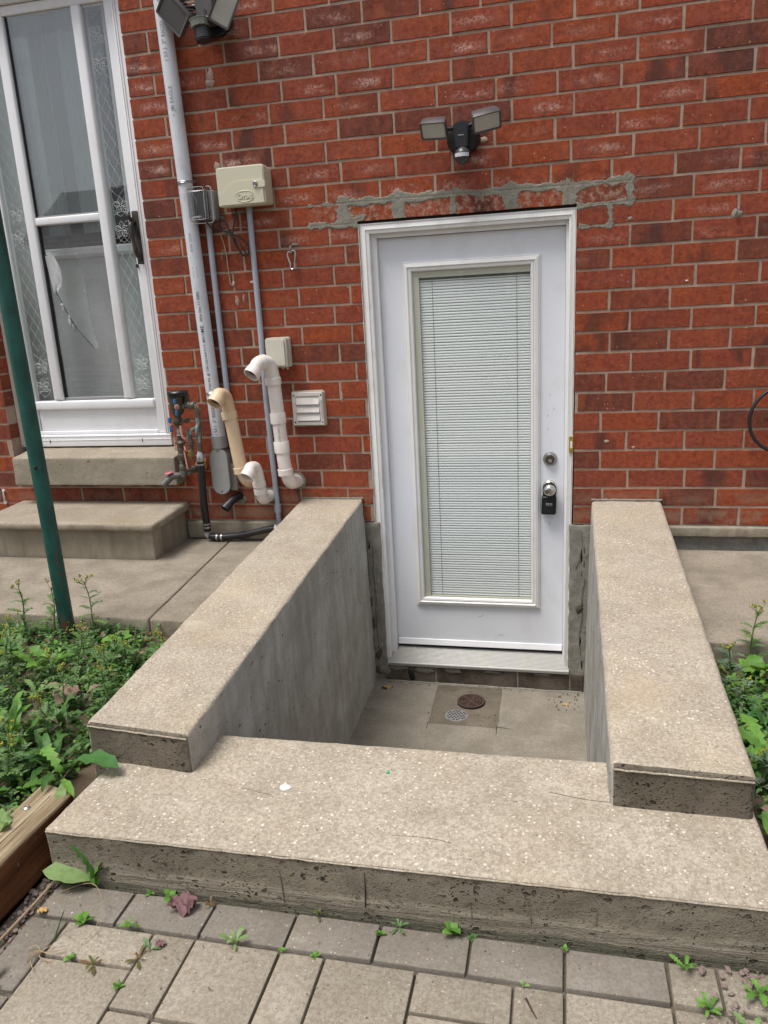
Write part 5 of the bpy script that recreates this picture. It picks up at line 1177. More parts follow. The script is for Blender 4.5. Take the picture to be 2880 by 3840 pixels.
for k, (p, d, r) in enumerate((((-1.713,Y+.001,.337),(0,0,1),.0185),((-1.714,Y+.003,.317),(0,0,1),.0185),((-1.7475,-.058,-.002),(0,0,1),.0185),((-1.749,-.056,-.020),(0,0,1),.0185),((-1.700,-.050,-.075),(1,0,0),.0165),((-1.676,-.049,-.075),(1,0,0),.0165))):
    tag(fin('hose_clamp', clamp(p, d, r), 'steel', smooth=True), ['upper steel clamp at the top of the black hose','lower steel clamp at the top of the black hose','upper steel clamp just above the grey hose elbow','lower steel clamp just above the grey hose elbow','steel clamp right beside the elbow on the lying hose','second steel clamp along from the elbow on the lying hose'][k], 'hose clamp', 'steel clamps on the black hoses')
cpart('hose_barb', [('l', (-1.709,Y,.385), (-.01,0,-1), [(0,.0135),(.012,.0150),(.020,.0200),(.044,.0200),(.046,.0175)])], 'steel', seg=20)
bm = bmesh.new(); lathe(bm, (-1.386,-.045,-.026), (1,0,.1), [(0,.0165),(0,.0195),(.012,.0195),(.012,.0165)], 18, cap0=False, cap1=False); tag(fin('hose_clamp', bm, 'vinyl', smooth=True), 'white clamp ring on the lying hose where it meets the kerb wall', 'hose clamp')

# carabiner on its eye hook
cb = thing('carabiner', 'steel carabiner hanging from a wall hook left of the basement door', 'carabiner', (-1.20,-.01,1.29))
bm = bmesh.new(); lp = [(-1.199,1.272),(-1.190,1.280),(-1.180,1.272),(-1.179,1.258),(-1.186,1.225),(-1.186,1.206),(-1.194,1.199),(-1.204,1.200),(-1.207,1.210),(-1.205,1.224),(-1.215,1.248),(-1.217,1.262),(-1.211,1.275),(-1.199,1.272)]
tube(bm, spline([(a,-.016-.004*(1.28-b)/.08,b) for a, b in lp], 4), .0032, 8); fin('snap_link', bm, 'steel', cb, smooth=True)
bm = bmesh.new(); tube(bm, [(-1.2155,-.017,1.254),(-1.208,-.018,1.226)], .0044, 8); fin('gate', bm, 'steel', cb, smooth=True)
bm = bmesh.new(); tube(bm, spline([(-1.200,.004,1.298),(-1.200,-.012,1.300),(-1.201,-.020,1.290),(-1.201,-.018,1.277),(-1.200,-.010,1.276)], 5), .0042, 8); fin('eye_hook', bm, 'nickeldk', cb, smooth=True)
bm = bmesh.new(); tube(bm, spline([(.672,.004,1.297),(.673,-.010,1.299),(.674,-.020,1.306),(.677,-.022,1.318),(.681,-.016,1.322)], 5), .0036, 8); tag(fin('wall_hook', bm, 'steel', smooth=True), 'small steel hook set in mortar on the right side of the wall', 'hook')
bm = bmesh.new()
for z in (.153, .086): lathe(bm, (-2.951,-.001,z), (0,-1,0), [(0,.009),(.006,.008),(.008,.004)], 14)
tube(bm, spline([(-2.951,-.008,.150),(-2.945,-.014,.12),(-2.949,-.008,.090)], 5), .0022, 6)
tag(fin('cable_clip', bm, 'label', smooth=True), 'white painted clip with wire on the brick left of the low step', 'clip')
# black hoop at the right edge
hp = thing('black_hoop', 'black round hoop fixed to the wall at the right edge of the view', 'hoop', (.905,-.05,.478))
bm = bmesh.new(); tube(bm, [(.905+.141*math.cos(R(t)), -.062, .478+.141*math.sin(R(t))) for t in range(0, 361, 6)], .0072, 12, False); fin('rim', bm, 'rubber', hp, smooth=True)
bm = bmesh.new(); lathe(bm, (.905,0,.478), (0,-1,0), [(0,.020),(.01,.012),(.060,.012),(.062,.008)], 18); fin('hub', bm, 'rubber', hp, smooth=True)
bm = bmesh.new()
for a in (176, -4, 86, 266): tube(bm, [(.905+.012*math.cos(R(a)),-.058,.478+.012*math.sin(R(a))), (.905+(.085 if a == 176 else .140)*math.cos(R(a)),-.062,.478+(.085 if a == 176 else .140)*math.sin(R(a)))], .0035, 8)
fin('spoke', bm, 'rubber', hp, smooth=True)

# ------------------------------------------------ flood lights
def orient(p, yaw, pitch, roll):
    return Matrix.Translation(p) @ Matrix.Rotation(yaw, 4, 'Z') @ Matrix.Rotation(pitch, 4, 'X') @ Matrix.Rotation(roll, 4, 'Y')
def lamp_head(par, p, yaw, pitch, roll, w=.100, h=.056, d=.062, sq=.0, fins=False, body='graphite', lens='lens'):
    m = orient(p, yaw, pitch, roll); bm = bmesh.new()
    # face towards -y, arched hood on top, narrower back
    fr = rrect(-w/2, w/2, -h/2, h/2, .007, 3); loops = []
    for y, sx, sz, up in ((0, .90, .86, 0), (-.002, 1, 1, 0), (.010, 1, 1, .002), (.030, .95, .96, .005), (d*.85, .80, .78, .004), (d, .62, .58, .002)):
        loops.append([bm.verts.new((a*sx, y, b*sz+up*(1 if b > 0 else 0)+(.006*(1-(2*a/w)**2) if b > 0 else -.002*(1-(2*a/w)**2)))) for a, b in fr])
    for A, B in zip(loops, loops[1:]):
        for k in range(len(A)): bm.faces.new((A[k], A[(k+1) % len(A)], B[(k+1) % len(A)], B[k]))
    bm.faces.new(list(reversed(loops[-1])))
    ins = [bm.verts.new((v.co.x*.99, .006, v.co.z*.98)) for v in loops[0]]
    for k in range(len(ins)): bm.faces.new((ins[k], ins[(k+1) % len(ins)], loops[0][(k+1) % len(ins)], loops[0][k]))
    bmesh.ops.recalc_face_normals(bm, faces=bm.faces[:])
    if fins:
        for k in range(8): box(bm, -w*.42+k*w*.12, -w*.42+k*w*.12+.004, .02, d+.006, h*.38, h*.56+.004)
    bm.transform(m); hd_ = fin('lamp_head', bm, body, par, smooth=True)
    bm = bmesh.new(); prism(bm, [(a*.89, b*.84+(.005*(1-(2*a/w)**2) if b > 0 else -.002*(1-(2*a/w)**2))) for a, b in fr], lambda a, b: (a, .0035, b), lambda a, b: (a, .0065, b)); bm.transform(m); fin('lens', bm, lens, hd_)
    return m
f1 = thing('flood_light', 'black twin-head flood light with a motion sensor above the basement door', 'flood light', (-.41,-.01,1.68))
bm = bmesh.new(); lathe(bm, (-.409,-.001,1.672), (0,-1,0), [(0,.068),(.012,.068),(.022,.062),(.026,.04)], 36); fin('wall_plate', bm, 'blackpl', f1, smooth=True)
bm = bmesh.new(); prism(bm, [(-.434,1.625),(-.384,1.625),(-.378,1.712),(-.386,1.724),(-.434,1.724),(-.442,1.712)], lambda a, b: (a,-.078,b), lambda a, b: (a,-.020,b)); bmesh.ops.bevel(bm, geom=[e for e in bm.edges], offset=.005, segments=2, affect='EDGES'); fin('bracket', bm, 'blackpl', f1, smooth=True)
bm = bmesh.new(); box(bm, -.4215,-.3985,-.0805,-.078,1.672,1.675); fin('slot_mark', bm, 'steel', f1)
bm = bmesh.new(); tube(bm, [(-.436,-.055,1.705),(-.468,-.062,1.704)], .009, 12); fin('swivel_arm', bm, 'blackpl', f1, smooth=True); bm = bmesh.new(); tube(bm, [(-.384,-.055,1.708),(-.352,-.064,1.714)], .009, 12); fin('swivel_arm', bm, 'blackpl', f1, smooth=True)
lamp_head(f1, (-.5170,-.115,1.690), R(-10), R(36), R(4), w=.108, h=.068, d=.066)
lamp_head(f1, (-.2990,-.115,1.702), R(24), R(36), R(-14), w=.116, h=.070, d=.066)
bm = bmesh.new(); lathe(bm, (-.404,-.062,1.640), (0,-.3,-1), [(0,.010),(.018,.010)], 14); bmesh.ops.create_uvsphere(bm, u_segments=28, v_segments=18, radius=.033, matrix=Matrix.Translation((-.4040,-.088,1.594)))
sn = fin('motion_sensor', bm, 'sensorbody', f1, smooth=True)
bm = bmesh.new(); lathe(bm, (-.4040,-.0885,1.5845), (0,0,1), [(0,.0325),(.0005,.0345),(.0165,.0345),(.017,.0325)], 32); fin('sensor_band', bm, 'blackpl', sn, smooth=True)
bm = bmesh.new(); lathe(bm, (-.4040,-.0900,1.5860), (0,0,1), [(0,.0342),(.0145,.0342)], 32); 
bmesh.ops.delete(bm, geom=[v for v in bm.verts if v.co.y > -.104], context='VERTS'); fin('sensor_lens', bm, 'sensorw', sn, smooth=True)

f2 = thing('flood_light', 'bronze twin flood light with motion sensor at the top of the conduit', 'flood light', (-1.47,-.01,2.25))
bm = bmesh.new(); lathe(bm, (-1.452,-.001,2.235), (0,-1,0), [(0,.066),(.010,.066),(.018,.060)], 32); fin('wall_plate', bm, 'blackpl', f2, smooth=True)
bm = bmesh.new(); prism(bm, [(-1.515,2.30),(-1.512,2.225),(-1.487,2.205),(-1.435,2.212),(-1.428,2.24),(-1.432,2.30),(-1.445,2.345),(-1.505,2.345)], lambda a, b: (a,-.085,b), lambda a, b: (a,-.012,b)); bmesh.ops.bevel(bm, geom=[e for e in bm.edges], offset=.006, segments=2, affect='EDGES'); fin('bracket', bm, 'graphite', f2, smooth=True)
bm = bmesh.new(); lathe(bm, (-1.470,-.0855,2.247), (0,-1,0), [(0,.0085),(.0015,.0085),(.0015,.006),(.0,.006)], 18); lathe(bm, (-1.470,-.083,2.247), (0,-1,0), [(0,.004),(.003,.0035)], 8); fin('screw', bm, 'bronze', f2, smooth=True)
bm = bmesh.new(); tube(bm, arcpts([(-1.508,-.050,2.268),(-1.530,-.058,2.280),(-1.552,-.050,2.276)], .012, 4), .0115, 12); fin('swivel_arm', bm, 'blackpl', f2, smooth=True); bm = bmesh.new(); tube(bm, [(-1.432,-.05,2.27),(-1.408,-.060,2.285)], .011, 12); fin('swivel_arm', bm, 'blackpl', f2, smooth=True)
lamp_head(f2, (-1.603,-.120,2.242), R(-18), R(12), R(50), w=.150, h=.100, d=.045, fins=True, lens='graphite')
lamp_head(f2, (-1.362,-.125,2.242), R(16), R(14), R(-60), w=.155, h=.088, d=.050, fins=True)
bm = bmesh.new(); tube(bm, [(-1.462,-.085,2.222),(-1.463,-.098,2.205)], .007, 10); tube(bm, [(-1.462,-.086,2.219),(-1.4625,-.092,2.212)], .009, 10); fin('sensor_neck', bm, 'steel', f2, smooth=True)
sx = Vector((-1.470,-.120,2.130)); rt = Matrix.Rotation(R(-8), 3, 'Y')
bm = bmesh.new(); lathe(bm, sx, rt @ Vector((0,0,1)), [(0,.034),(.002,.036),(.045,.031),(.047,.026)], 28); lathe(bm, sx-rt @ Vector((0,0,.006)), rt @ Vector((0,0,1)), [(0,.030),(.001,.036),(.004,.036),(.005,.030)], 28); sn = fin('motion_sensor', bm, 'blackpl', f2, smooth=True)
bm = bmesh.new(); o_ = sx+rt @ Vector((-.004,-.004,.047)); lathe(bm, o_, rt @ Vector((0,0,1)), [(0,.036),(.001,.040),(.003,.040),(.004,.036),(.027,.039),(.028,.042),(.030,.042),(.031,.02)], 10); fin('sensor_lens', bm, 'sensor', sn)

# ------------------------------------------------ green pole
pl = thing('metal_post', 'tall dark green painted metal pole standing in the weeds by the walkway', 'pole', (-1.858,-1.10,-.18))
bm = bmesh.new(); n = 40; zs_ = [-.24+(2.75+.24)*i/n for i in range(n+1)]
tube(bm, [(-1.856-.010*max(0, z)+.002*mn.noise(Vector((0, 0, z*3))), -1.10, z) for z in zs_], .0285, 24); fin('pole', bm, 'pole', pl, smooth=True)
bm = bmesh.new(); lathe(bm, (-1.852,-1.1275,.520), (0,-1,0), [(0,.0075),(.003,.0070),(.005,.004)], 14); fin('bolt', bm, 'blackpl', pl, smooth=True)
# ------------------------------------------------ drain cover, white grate
dg_ = thing('drain_cover', 'rusty round cast iron drain cover on the stairwell floor', 'drain', (-.413,-.187,-.845))
Z0 = -.8465
bm = bmesh.new(); lathe(bm, (-.413,-.187,Z0), (0,0,1), [(0,.062),(.002,.066),(.006,.066)], 40); fin('base', bm, 'void', dg_, smooth=True)
bm = bmesh.new()
for r0, r1 in ((.054,.066),(.041,.049),(.028,.035),(.016,.022),(.0,.009)): lathe(bm, (-.413,-.187,Z0+.0062), (0,0,1), [(0,max(r1, .001)),(.006,r1),(.0065,r1-.001),(.0065,r0+.001),(.006,r0),(.0,r0)], 40, cap0=False, cap1=False)
for k in range(6):
    a = R(15+60*k); rr0, rr1 = (.0, .058); s = Vector((-math.sin(a), math.cos(a), 0))*.0045; d = Vector((math.cos(a), math.sin(a), 0)); c = Vector((-.413,-.187,0))
    q = [c+d*rr0-s, c+d*rr1-s, c+d*rr1+s, c+d*rr0+s]; hexpts(bm, [(*p.xy, Z0+.0062) for p in q]+[(*p.xy, Z0+.0118) for p in q])
fin('grating', bm, 'rust', dg_, smooth=True)
wg = thing('drain_plate', 'pale grey perforated drain plate overlapping the rusty drain cover', 'drain', (-.467,-.312,-.846))
bm = bmesh.new(); lathe(bm, (-.467,-.312,Z0-.0005), (0,0,1), [(0,.055),(.0022,.054),(.0028,.052)], 36); fin('plate', bm, 'galv', wg, smooth=True)
bm = bmesh.new()
for j in range(-3, 4):
    for i in range(-3, 4):
        x = i*.0155+(.00775 if j % 2 else 0); y = j*.0135
        if math.hypot(x, y) < .046: lathe(bm, (-.467+x,-.312+y,Z0+.0018), (0,0,1), [(0,.0046),(.0009,.0046)], 12)
fin('holes', bm, 'void', wg)
# ------------------------------------------------ timber edging
tb = thing('timber_edging', 'weathered wooden garden timber with a reddish side, bottom left corner', 'timber', (-1.22,-2.6,-.16))
pts = hx(-1.268,-1.166,-4.3,-2.02,-.222,-.098)
bm = rough_slab([(-1.272,-4.3,-.222),(-1.166,-4.3,-.222),(-1.168,-2.05,-.222),(-1.276,-2.03,-.222),(-1.272,-4.3,-.100),(-1.170,-4.3,-.102),(-1.178,-2.06,-.102),(-1.278,-2.04,-.100)], .012, .016, .0014)
for v in bm.verts:
    if v.co.x > -1.185: v.co.x -= .007*math.exp(-((v.co.z+.165+.006*mn.noise(Vector((v.co.y*3, 0, 0))))/.008)**2); v.co.x += .004*mn.noise(Vector((v.co.y*7, v.co.z*30, 3)))
    if v.co.z > -.12:
        for cx, ph in ((-1.226, 0), (-1.205, 5)):
            d = v.co.x-(cx+.008*mn.noise(Vector((v.co.y*4, ph, 0)))); v.co.z -= (.006 if ph == 0 else .003)*math.exp(-(d/.004)**2)
fin('beam', bm, ['wood','wood'], tb, smooth=True, angle=False)
bm = bmesh.new(); tube(bm, [(-1.224+.008*mn.noise(Vector((y*4, 0, 0))), y, -.1012) for y in [-3.2+i*.03 for i in range(38)]], [.0005+.0016*abs(mn.noise(Vector((i*.4, 1, 1)))) for i in range(38)], 5); fin('crack', bm, 'void', tb)
bm = bmesh.new(); lathe(bm, (-1.247,-2.145,-.101), (.1,0,1), [(0,.009),(.003,.008),(.005,.004),(.004,.001)], 16); fin('screw', bm, 'steel', tb, smooth=True)

# ------------------------------------------------ house opposite (seen only in the glass)
nh = thing('opposite_house', 'pale house with a grey roof mirrored in the storm door glass', 'house', (-3,-16,0))
bm = bmesh.new(); box(bm, -14, 6, -20, -16, -.3, 3.1); fin('house_wall', bm, 'siding', nh)
bm = bmesh.new(); prism(bm, [(-15.6,3.1),(-20.4,3.1),(-18,4.7)], lambda a, b: (-14.4,a,b), lambda a, b: (6.4,a,b)); fin('roof', bm, 'roof', nh)
for x in (-10.5, -6.5, -2.5, 2.0):
    bm = bmesh.new(); box(bm, x, x+1.3, -15.98, -15.90, 1.0, 2.3, .02); f_ = fin('window', bm, 'vinyl', nh); bm = bmesh.new(); box(bm, x+.1, x+1.2, -15.895, -15.885, 1.1, 2.2); fin('pane', bm, 'dark', f_)
# ================================================================== PLANTS
def leaf_bm(bm, ln, wd, prof, fold=.25, arch=.6, twist=0, n=10, M_=None, jag=0, seed=0, wave=.0):
    """leaf growing along +x from the origin, arching up then down; returns verts"""
    rows = []; M_ = M_ or Matrix.Identity(4)
    ang = arch; x = z = 0.0; st = ln/n
    for i in range(n+1):
        t = i/n; w_ = wd*prof(t)
        if jag: w_ *= 1-jag*(.5+.5*math.cos(i*math.pi))
        a = twist*t; up = Vector((-math.sin(ang), 0, math.cos(ang))); c = Vector((x, 0, z))
        wob = wave*math.sin(i*1.9+seed)
        l = c+Vector((0, w_*math.cos(a), 0))+up*(w_*fold+w_*math.sin(a)+wob*w_); r = c+Vector((0, -w_*math.cos(a), 0))+up*(w_*fold-w_*math.sin(a)-wob*w_)
        if jag: sh = st*.35*(1 if i % 2 else -1); l.x -= sh*math.cos(ang); r.x -= sh*math.cos(ang)
        rows.append([bm.verts.new(M_ @ p) for p in (l, c, r)])
        x += st*math.cos(ang); z += st*math.sin(ang); ang -= (arch*1.9+.1)/n
    for A, B in zip(rows, rows[1:]):
        bm.faces.new((A[0], A[1], B[1], B[0])); bm.faces.new((A[1], A[2], B[2], B[1]))
P_dock = lambda t: (math.sin(math.pi*min(1, t*.98+.02)**1.25)**.9)*(.30+.7*t)+.04
P_oval = lambda t: math.sin(math.pi*min(1, .04+t*.96))**.75 if t > .12 else .10
P_dand = lambda t: (.08 if t < .15 else (.35+.75*t)*(1 if t < .78 else max(.02, (1-t)/.22)**.6))
P_lacy = lambda t: .12+.88*(math.sin(math.pi*min(1, t+.05))**.8) if t < .95 else .05
LM = {}
def leafmesh(kind, mat, k):
    key = (kind, mat, k)
    if key in LM: return LM[key]
    rg = random.Random(k*31+len(kind)); bm = bmesh.new(); ar = (.25, .6, .95, 1.2)[k % 4]
    if kind == 'dock': leaf_bm(bm, 1, .19, P_dock, .22, ar, rg.uniform(-.4, .4), 12, wave=.22, seed=k)
    if kind == 'dand': leaf_bm(bm, 1, .17, P_dand, .20, ar, rg.uniform(-.4, .4), 14, jag=.45, wave=.15, seed=k)
    if kind == 'lance': leaf_bm(bm, 1, .10, P_dock, .25, ar, rg.uniform(-.7, .7), 12, wave=.3, seed=k)
    if kind == 'oval': leaf_bm(bm, 1, .27, P_oval, .15, ar, rg.uniform(-.4, .4), 8, wave=.1, seed=k)
    if kind == 'lacy':
        leaf_bm(bm, 1, .07, P_lacy, .15, ar, 0, 8)
        for j in range(5):
            t = .2+.15*j; ang = ar-(ar*1.9+.1)*t*.5; c = Vector((t*math.cos(ang), 0, t*math.sin(ang)))
            for s in (-1, 1):
                mm = Matrix.Translation(c) @ Matrix.Rotation(s*R(52), 4, 'Z'); leaf_bm(bm, .30*(1-.4*abs(t-.5)), .055, P_lacy, .1, .25, rg.uniform(-.5, .5), 3, mm)
    me = bpy.data.meshes.new('leaf'); bm.normal_update(); bm.to_mesh(me); bm.free(); me.materials.append(M[mat])
    for p in me.polygons: p.use_smooth = True
    LM[key] = me; return me
def add_leaf(par, kind, mat, size, az, tilt=0, off=(0, 0, 0), k=None, roll=0, rg=random):
    o = bpy.data.objects.new('leaf', leafmesh(kind, mat, rg.randrange(4) if k is None else k)); COL.objects.link(o); o.parent = par
    o.location = off; o.rotation_euler = (roll, -tilt, az); o.scale = (size, size, size); return o
def rosette(name, label, loc, n, size, kind='dand', mat='leaf', seed=0, azr=(0, 360), tl=(0, .5), group=None, k=None):
    rg = random.Random(seed); t = thing(name, label, 'weed', loc, group); a0 = rg.uniform(0, 1)
    for i in range(n):
        az = R(azr[0]+(azr[1]-azr[0])*(i+rg.uniform(-.25, .25)+a0*.3)/n); add_leaf(t, kind, mat, size*rg.uniform(.6, 1.1), az, rg.uniform(*tl), k=k, rg=rg)
    return t
def groundsel(loc, h, seed, label, group=None, mat='leafgrey', lean=(0, 0)):
    rg = random.Random(seed); t = thing('groundsel_weed', label, 'weed', loc, group)
    pts = spline([(0, 0, -.01), (lean[0]*.3+rg.uniform(-.01, .01), lean[1]*.3, h*.35), (lean[0]*.7+rg.uniform(-.012, .012), lean[1]*.7+rg.uniform(-.01, .01), h*.7), (lean[0], lean[1], h)], 4)
    def s_(name, p, r): 
        bm = bmesh.new(); tube(bm, p, r, 6); me = bpy.data.meshes.new(name); bm.to_mesh(me); bm.free(); me.materials.append(M['stem']); o = bpy.data.objects.new(name, me); COL.objects.link(o); o.parent = t; return o
    s_('stem', pts, [.0034-.0018*i/len(pts) for i in range(len(pts))])
    nl = int(5+h*42); az = rg.uniform(0, 6)
    for i in range(nl):
        f = .12+.8*i/nl; p = pts[min(len(pts)-1, int(f*(len(pts)-1)))]
        add_leaf(t, 'lacy', mat, rg.uniform(.75, 1.2)*(.075-.035*f), az, rg.uniform(-.1, .5), p, rg=rg); az += 2.4+rg.uniform(-.3, .3)
    bm = bmesh.new(); top = pts[-1]
    for c in range(3+int(h*18)):
        d = Vector((rg.uniform(-1, 1), rg.uniform(-1, 1), rg.uniform(-.3, .9)))*.026; q = top+d; tube(bm, [top+d*.1-Vector((0,0,.012)), q], .0008, 4, mi=0)
        for b in range(3):
            qq = q+Vector((rg.uniform(-1, 1), rg.uniform(-1, 1), rg.uniform(-.5, 1)))*.007
            lathe(bm, qq, (rg.uniform(-.5, .5), rg.uniform(-.5, .5), 1), [(0, .0012), (.002, .0026), (.0065, .0020), (.008, .0024)], 6, mi=1)
    me = bpy.data.meshes.new('flower_buds'); bm.to_mesh(me); bm.free(); me.materials.append(M['stem']); me.materials.append(M['bud']); o = bpy.data.objects.new('flower_buds', me); COL.objects.link(o); o.parent = t
    return t
def soilz(x, y, base):
    c = Vector((x, y, base)); return base+.022*(mn.noise(c*3)+.6*mn.noise(c*11)+.3*mn.noise(c*40))
def cover(name, xr, yr, base, n, seed, mask, mats=('leafdk', 'leaf', 'leafgrey'), hmax=.075):
    rg = random.Random(seed); bm = bmesh.new(); made = 0
    while made < n:
        x, y = rg.uniform(*xr), rg.uniform(*yr)
        if rg.random() > mask(x, y): continue
        made += 1; z = soilz(x, y, base); mi = rg.choices((0, 1, 2), (.5, .3, .2))[0]; h = rg.uniform(.015, hmax)*(.6+.6*max(0, mn.noise(Vector((x*4, y*4, 2)))+.5))
        ln = Vector((rg.uniform(-.5, .5), rg.uniform(-.5, .5), 1)).normalized()*h; az = rg.uniform(0, 6); k = rg.randint(6, 11)
        f0 = len(bm.faces)
        for j in range(k):
            t = (j+.5)/k; s = rg.uniform(.010, .026)*(1.15-.5*t)*(1.5 if mi == 2 else 1)
            m = Matrix.Translation(Vector((x, y, z))+ln*t) @ Matrix.Rotation(az, 4, 'Z') @ Matrix.Rotation(-rg.uniform(-.3, .8), 4, 'Y')
            leaf_bm(bm, s, s*(.17 if mi == 2 else .33), P_oval, .2, .3, rg.uniform(-.5, .5), 3, m); az += 2.4+rg.uniform(-.4, .4)
        bm.faces.ensure_lookup_table()
        for f in bm.faces[f0:]: f.material_index = mi
    o = fin(name, bm, list(mats), None, smooth=True, angle=False); return struct(o, 'stuff')
def lmask(x, y):
    if x > -1.285 or y > -1.03: return 0
    if x > -1.215-.05*0 and y < -2.0: return 0
    m = 1.0 if x > -2.5 else .35
    if x > -1.52 and y > -1.22: m *= .12 if mn.noise(Vector((x*7, y*7, 0))) < .15 else .8
    return m*max(.10, min(1, .80+1.1*mn.noise(Vector((x*4.5, y*4.5, 1)))))
cover('ground_cover', (-2.55, -1.285), (-2.75, -1.03), -.16, 3600, 1, lmask, hmax=.085)
cover('ground_cover', (-4.2, -2.5), (-4.2, -1.03), -.16, 600, 2, lambda x, y: max(.1, .5+mn.noise(Vector((x*3, y*3, 1)))))
cover('ground_cover', (-2.5, -1.29), (-4.2, -2.75), -.16, 500, 4, lambda x, y: max(.1, .5+mn.noise(Vector((x*3, y*3, 1)))))
def rmask(x, y):
    if x < .452: return 0
    return (1 if x < 1.2 else .3)*max(.15, min(1, .8+mn.noise(Vector((x*5, y*5, 4)))))
cover('ground_cover', (.452, 1.25), (-2.40, -1.03), -.175, 1700, 3, rmask, hmax=.11)
cover('ground_cover', (.5, 2.5), (-4.2, -1.03), -.175, 500, 5, lambda x, y: .5 if x > 1.2 or y < -2.4 else 0)

def litter(name, n, xr, yr, base, seed, mask):
    rg = random.Random(seed); bm = bmesh.new(); made = 0
    while made < n:
        x, y = rg.uniform(*xr), rg.uniform(*yr)
        if mask(x, y) <= 0: continue
        made += 1; m = Matrix.Translation((x, y, soilz(x, y, base)+rg.uniform(.002, .03))) @ Matrix.Rotation(rg.uniform(0, 6), 4, 'Z') @ Matrix.Rotation(rg.uniform(-.6, .6), 4, 'X') @ Matrix.Rotation(rg.uniform(-.5, .5), 4, 'Y')
        if rg.random() < .55: leaf_bm(bm, rg.uniform(.015, .05), .010, P_oval, .3, .5, rg.uniform(-1, 1), 4, m)
        else: leaf_bm(bm, rg.uniform(.05, .13), .0011, P_oval, .3, .3, 0, 4, m)
    return struct(fin(name, bm, 'drybrown', smooth=True, angle=False), 'stuff')
litter('leaf_litter', 260, (-2.4, -1.29), (-2.3, -1.03), -.16, 61, lmask); litter('leaf_litter', 80, (.455, .9), (-2.2, -1.03), -.175, 62, rmask)
# groundsels that stand out
groundsel((-1.727,-1.110,-.165), .235, 11, 'tall groundsel weed with yellow buds just right of the green pole', lean=(-.03,.02))
groundsel((-1.890,-1.130,-.165), .215, 12, 'groundsel weed with yellow buds directly left of the green pole', lean=(.0,.02))
groundsel((-2.005,-1.140,-.165), .215, 13, 'groundsel weed with yellow buds at the far left by the walkway edge', lean=(-.02,.02))
gl_ = 'grey-green groundsel weed with small yellow buds among the weeds of the left bed'
rg = random.Random(5)
for k in range(24):
    while True:
        x, y = rg.uniform(-1.98, -1.36), rg.uniform(-2.05, -1.2)
        if x < -1.30-.0*(y) : break
    groundsel((x, y, soilz(x, y, -.16)), rg.uniform(.10, .20), 100+k, gl_, 'groundsels scattered in the left bed', lean=(rg.uniform(-.03, .03), rg.uniform(-.03, .03)))
groundsel((.605,-1.055,-.18), .200, 31, 'tall groundsel weed standing in the right bed against the walkway', lean=(.01,.02))
for k, (x, y) in enumerate(((.52,-1.35),(.60,-1.52),(.49,-1.70),(.56,-1.9),(.66,-1.25),(.50,-1.2),(.58,-1.75))):
    groundsel((x, y, soilz(x, y, -.175)), rg.uniform(.09, .15), 140+k, 'silvery lobed weed among the green plants of the right bed', 'silvery weeds in the right bed', mat='leafsilver')
# broad leaved weeds
rosette('broadleaf_weed', 'large dark-leaved weed at the left edge behind the timber', (-1.52,-1.84,-.15), 12, .18, 'lance', 'leaf', 41, tl=(.2,.9))
rosette('broadleaf_weed', 'leafy weed crowding the corner between timber and kerb wall', (-1.34,-1.93,-.15), 11, .14, 'lance', 'leafdk', 42, azr=(60,300), tl=(.3,1.0))
rosette('broadleaf_weed', 'weed with long toothed leaves at the far left near the timber', (-1.46,-2.08,-.15), 10, .17, 'dand', 'leafdk', 43, tl=(.1,.7))
rosette('broadleaf_weed', 'tall narrow-leaved weed at the left image edge level with the kerb wall end', (-1.60,-1.98,-.15), 12, .17, 'lance', 'leaf', 61, tl=(.4,1.1))
rosette('broadleaf_weed', 'dark narrow-leaved weed between the timber and the middle of the left bed', (-1.42,-1.76,-.15), 11, .13, 'lance', 'leafdk', 62, tl=(.4,1.1))
rosette('broadleaf_weed', 'bright narrow-leaved weed left of centre in the left bed', (-1.78,-1.68,-.15), 11, .15, 'lance', 'leaf', 63, tl=(.3,1.0))
rosette('broadleaf_weed', 'upright pale-leaved dandelion in the middle of the left bed', (-1.72,-1.42,-.15), 7, .14, 'dand', 'leaf', 44, tl=(.5,1.0))
rosette('broadleaf_weed', 'dandelion with broad leaves in front of the green pole', (-1.88,-1.36,-.15), 7, .13, 'dand', 'leaf', 45, tl=(.3,.9))
rosette('broadleaf_weed', 'low broad-leaved weed near the walkway edge right of the pole', (-1.60,-1.16,-.16), 8, .085, 'oval', 'leaf', 46, tl=(.2,.7))
rosette('broadleaf_weed', 'small round-leaved weed by the kerb wall below the walkway corner', (-1.42,-1.17,-.16), 7, .065, 'oval', 'leaf', 47, tl=(.2,.7))
rosette('broadleaf_weed', 'pale withered weed in the left bed', (-1.66,-1.56,-.15), 5, .11, 'dand', 'leafpale', 48, tl=(.2,.8))
rosette('broadleaf_weed', 'round-leaved weed at the corner of the right bed by the walkway', (.60,-1.13,-.17), 8, .11, 'oval', 'leaf', 51, tl=(.3,.8))
rosette('broadleaf_weed', 'broad green weed half way along the right kerb wall', (.56,-1.45,-.17), 8, .12, 'dock', 'leafdk', 52, tl=(.3,.8))
rosette('broadleaf_weed', 'long-leaved dandelion along the right kerb wall', (.52,-1.62,-.17), 8, .15, 'dand', 'leaf', 53, tl=(.3,.9))
rosette('broadleaf_weed', 'broad leaved weed beside the end of the right kerb wall', (.50,-2.00,-.16), 9, .12, 'oval', 'leaf', 54, tl=(.1,.8))
rosette('broadleaf_weed', 'weed leaning over the right end of the landing', (.47,-2.13,-.16), 8, .10, 'dand', 'leaf', 55, tl=(.1,.8))
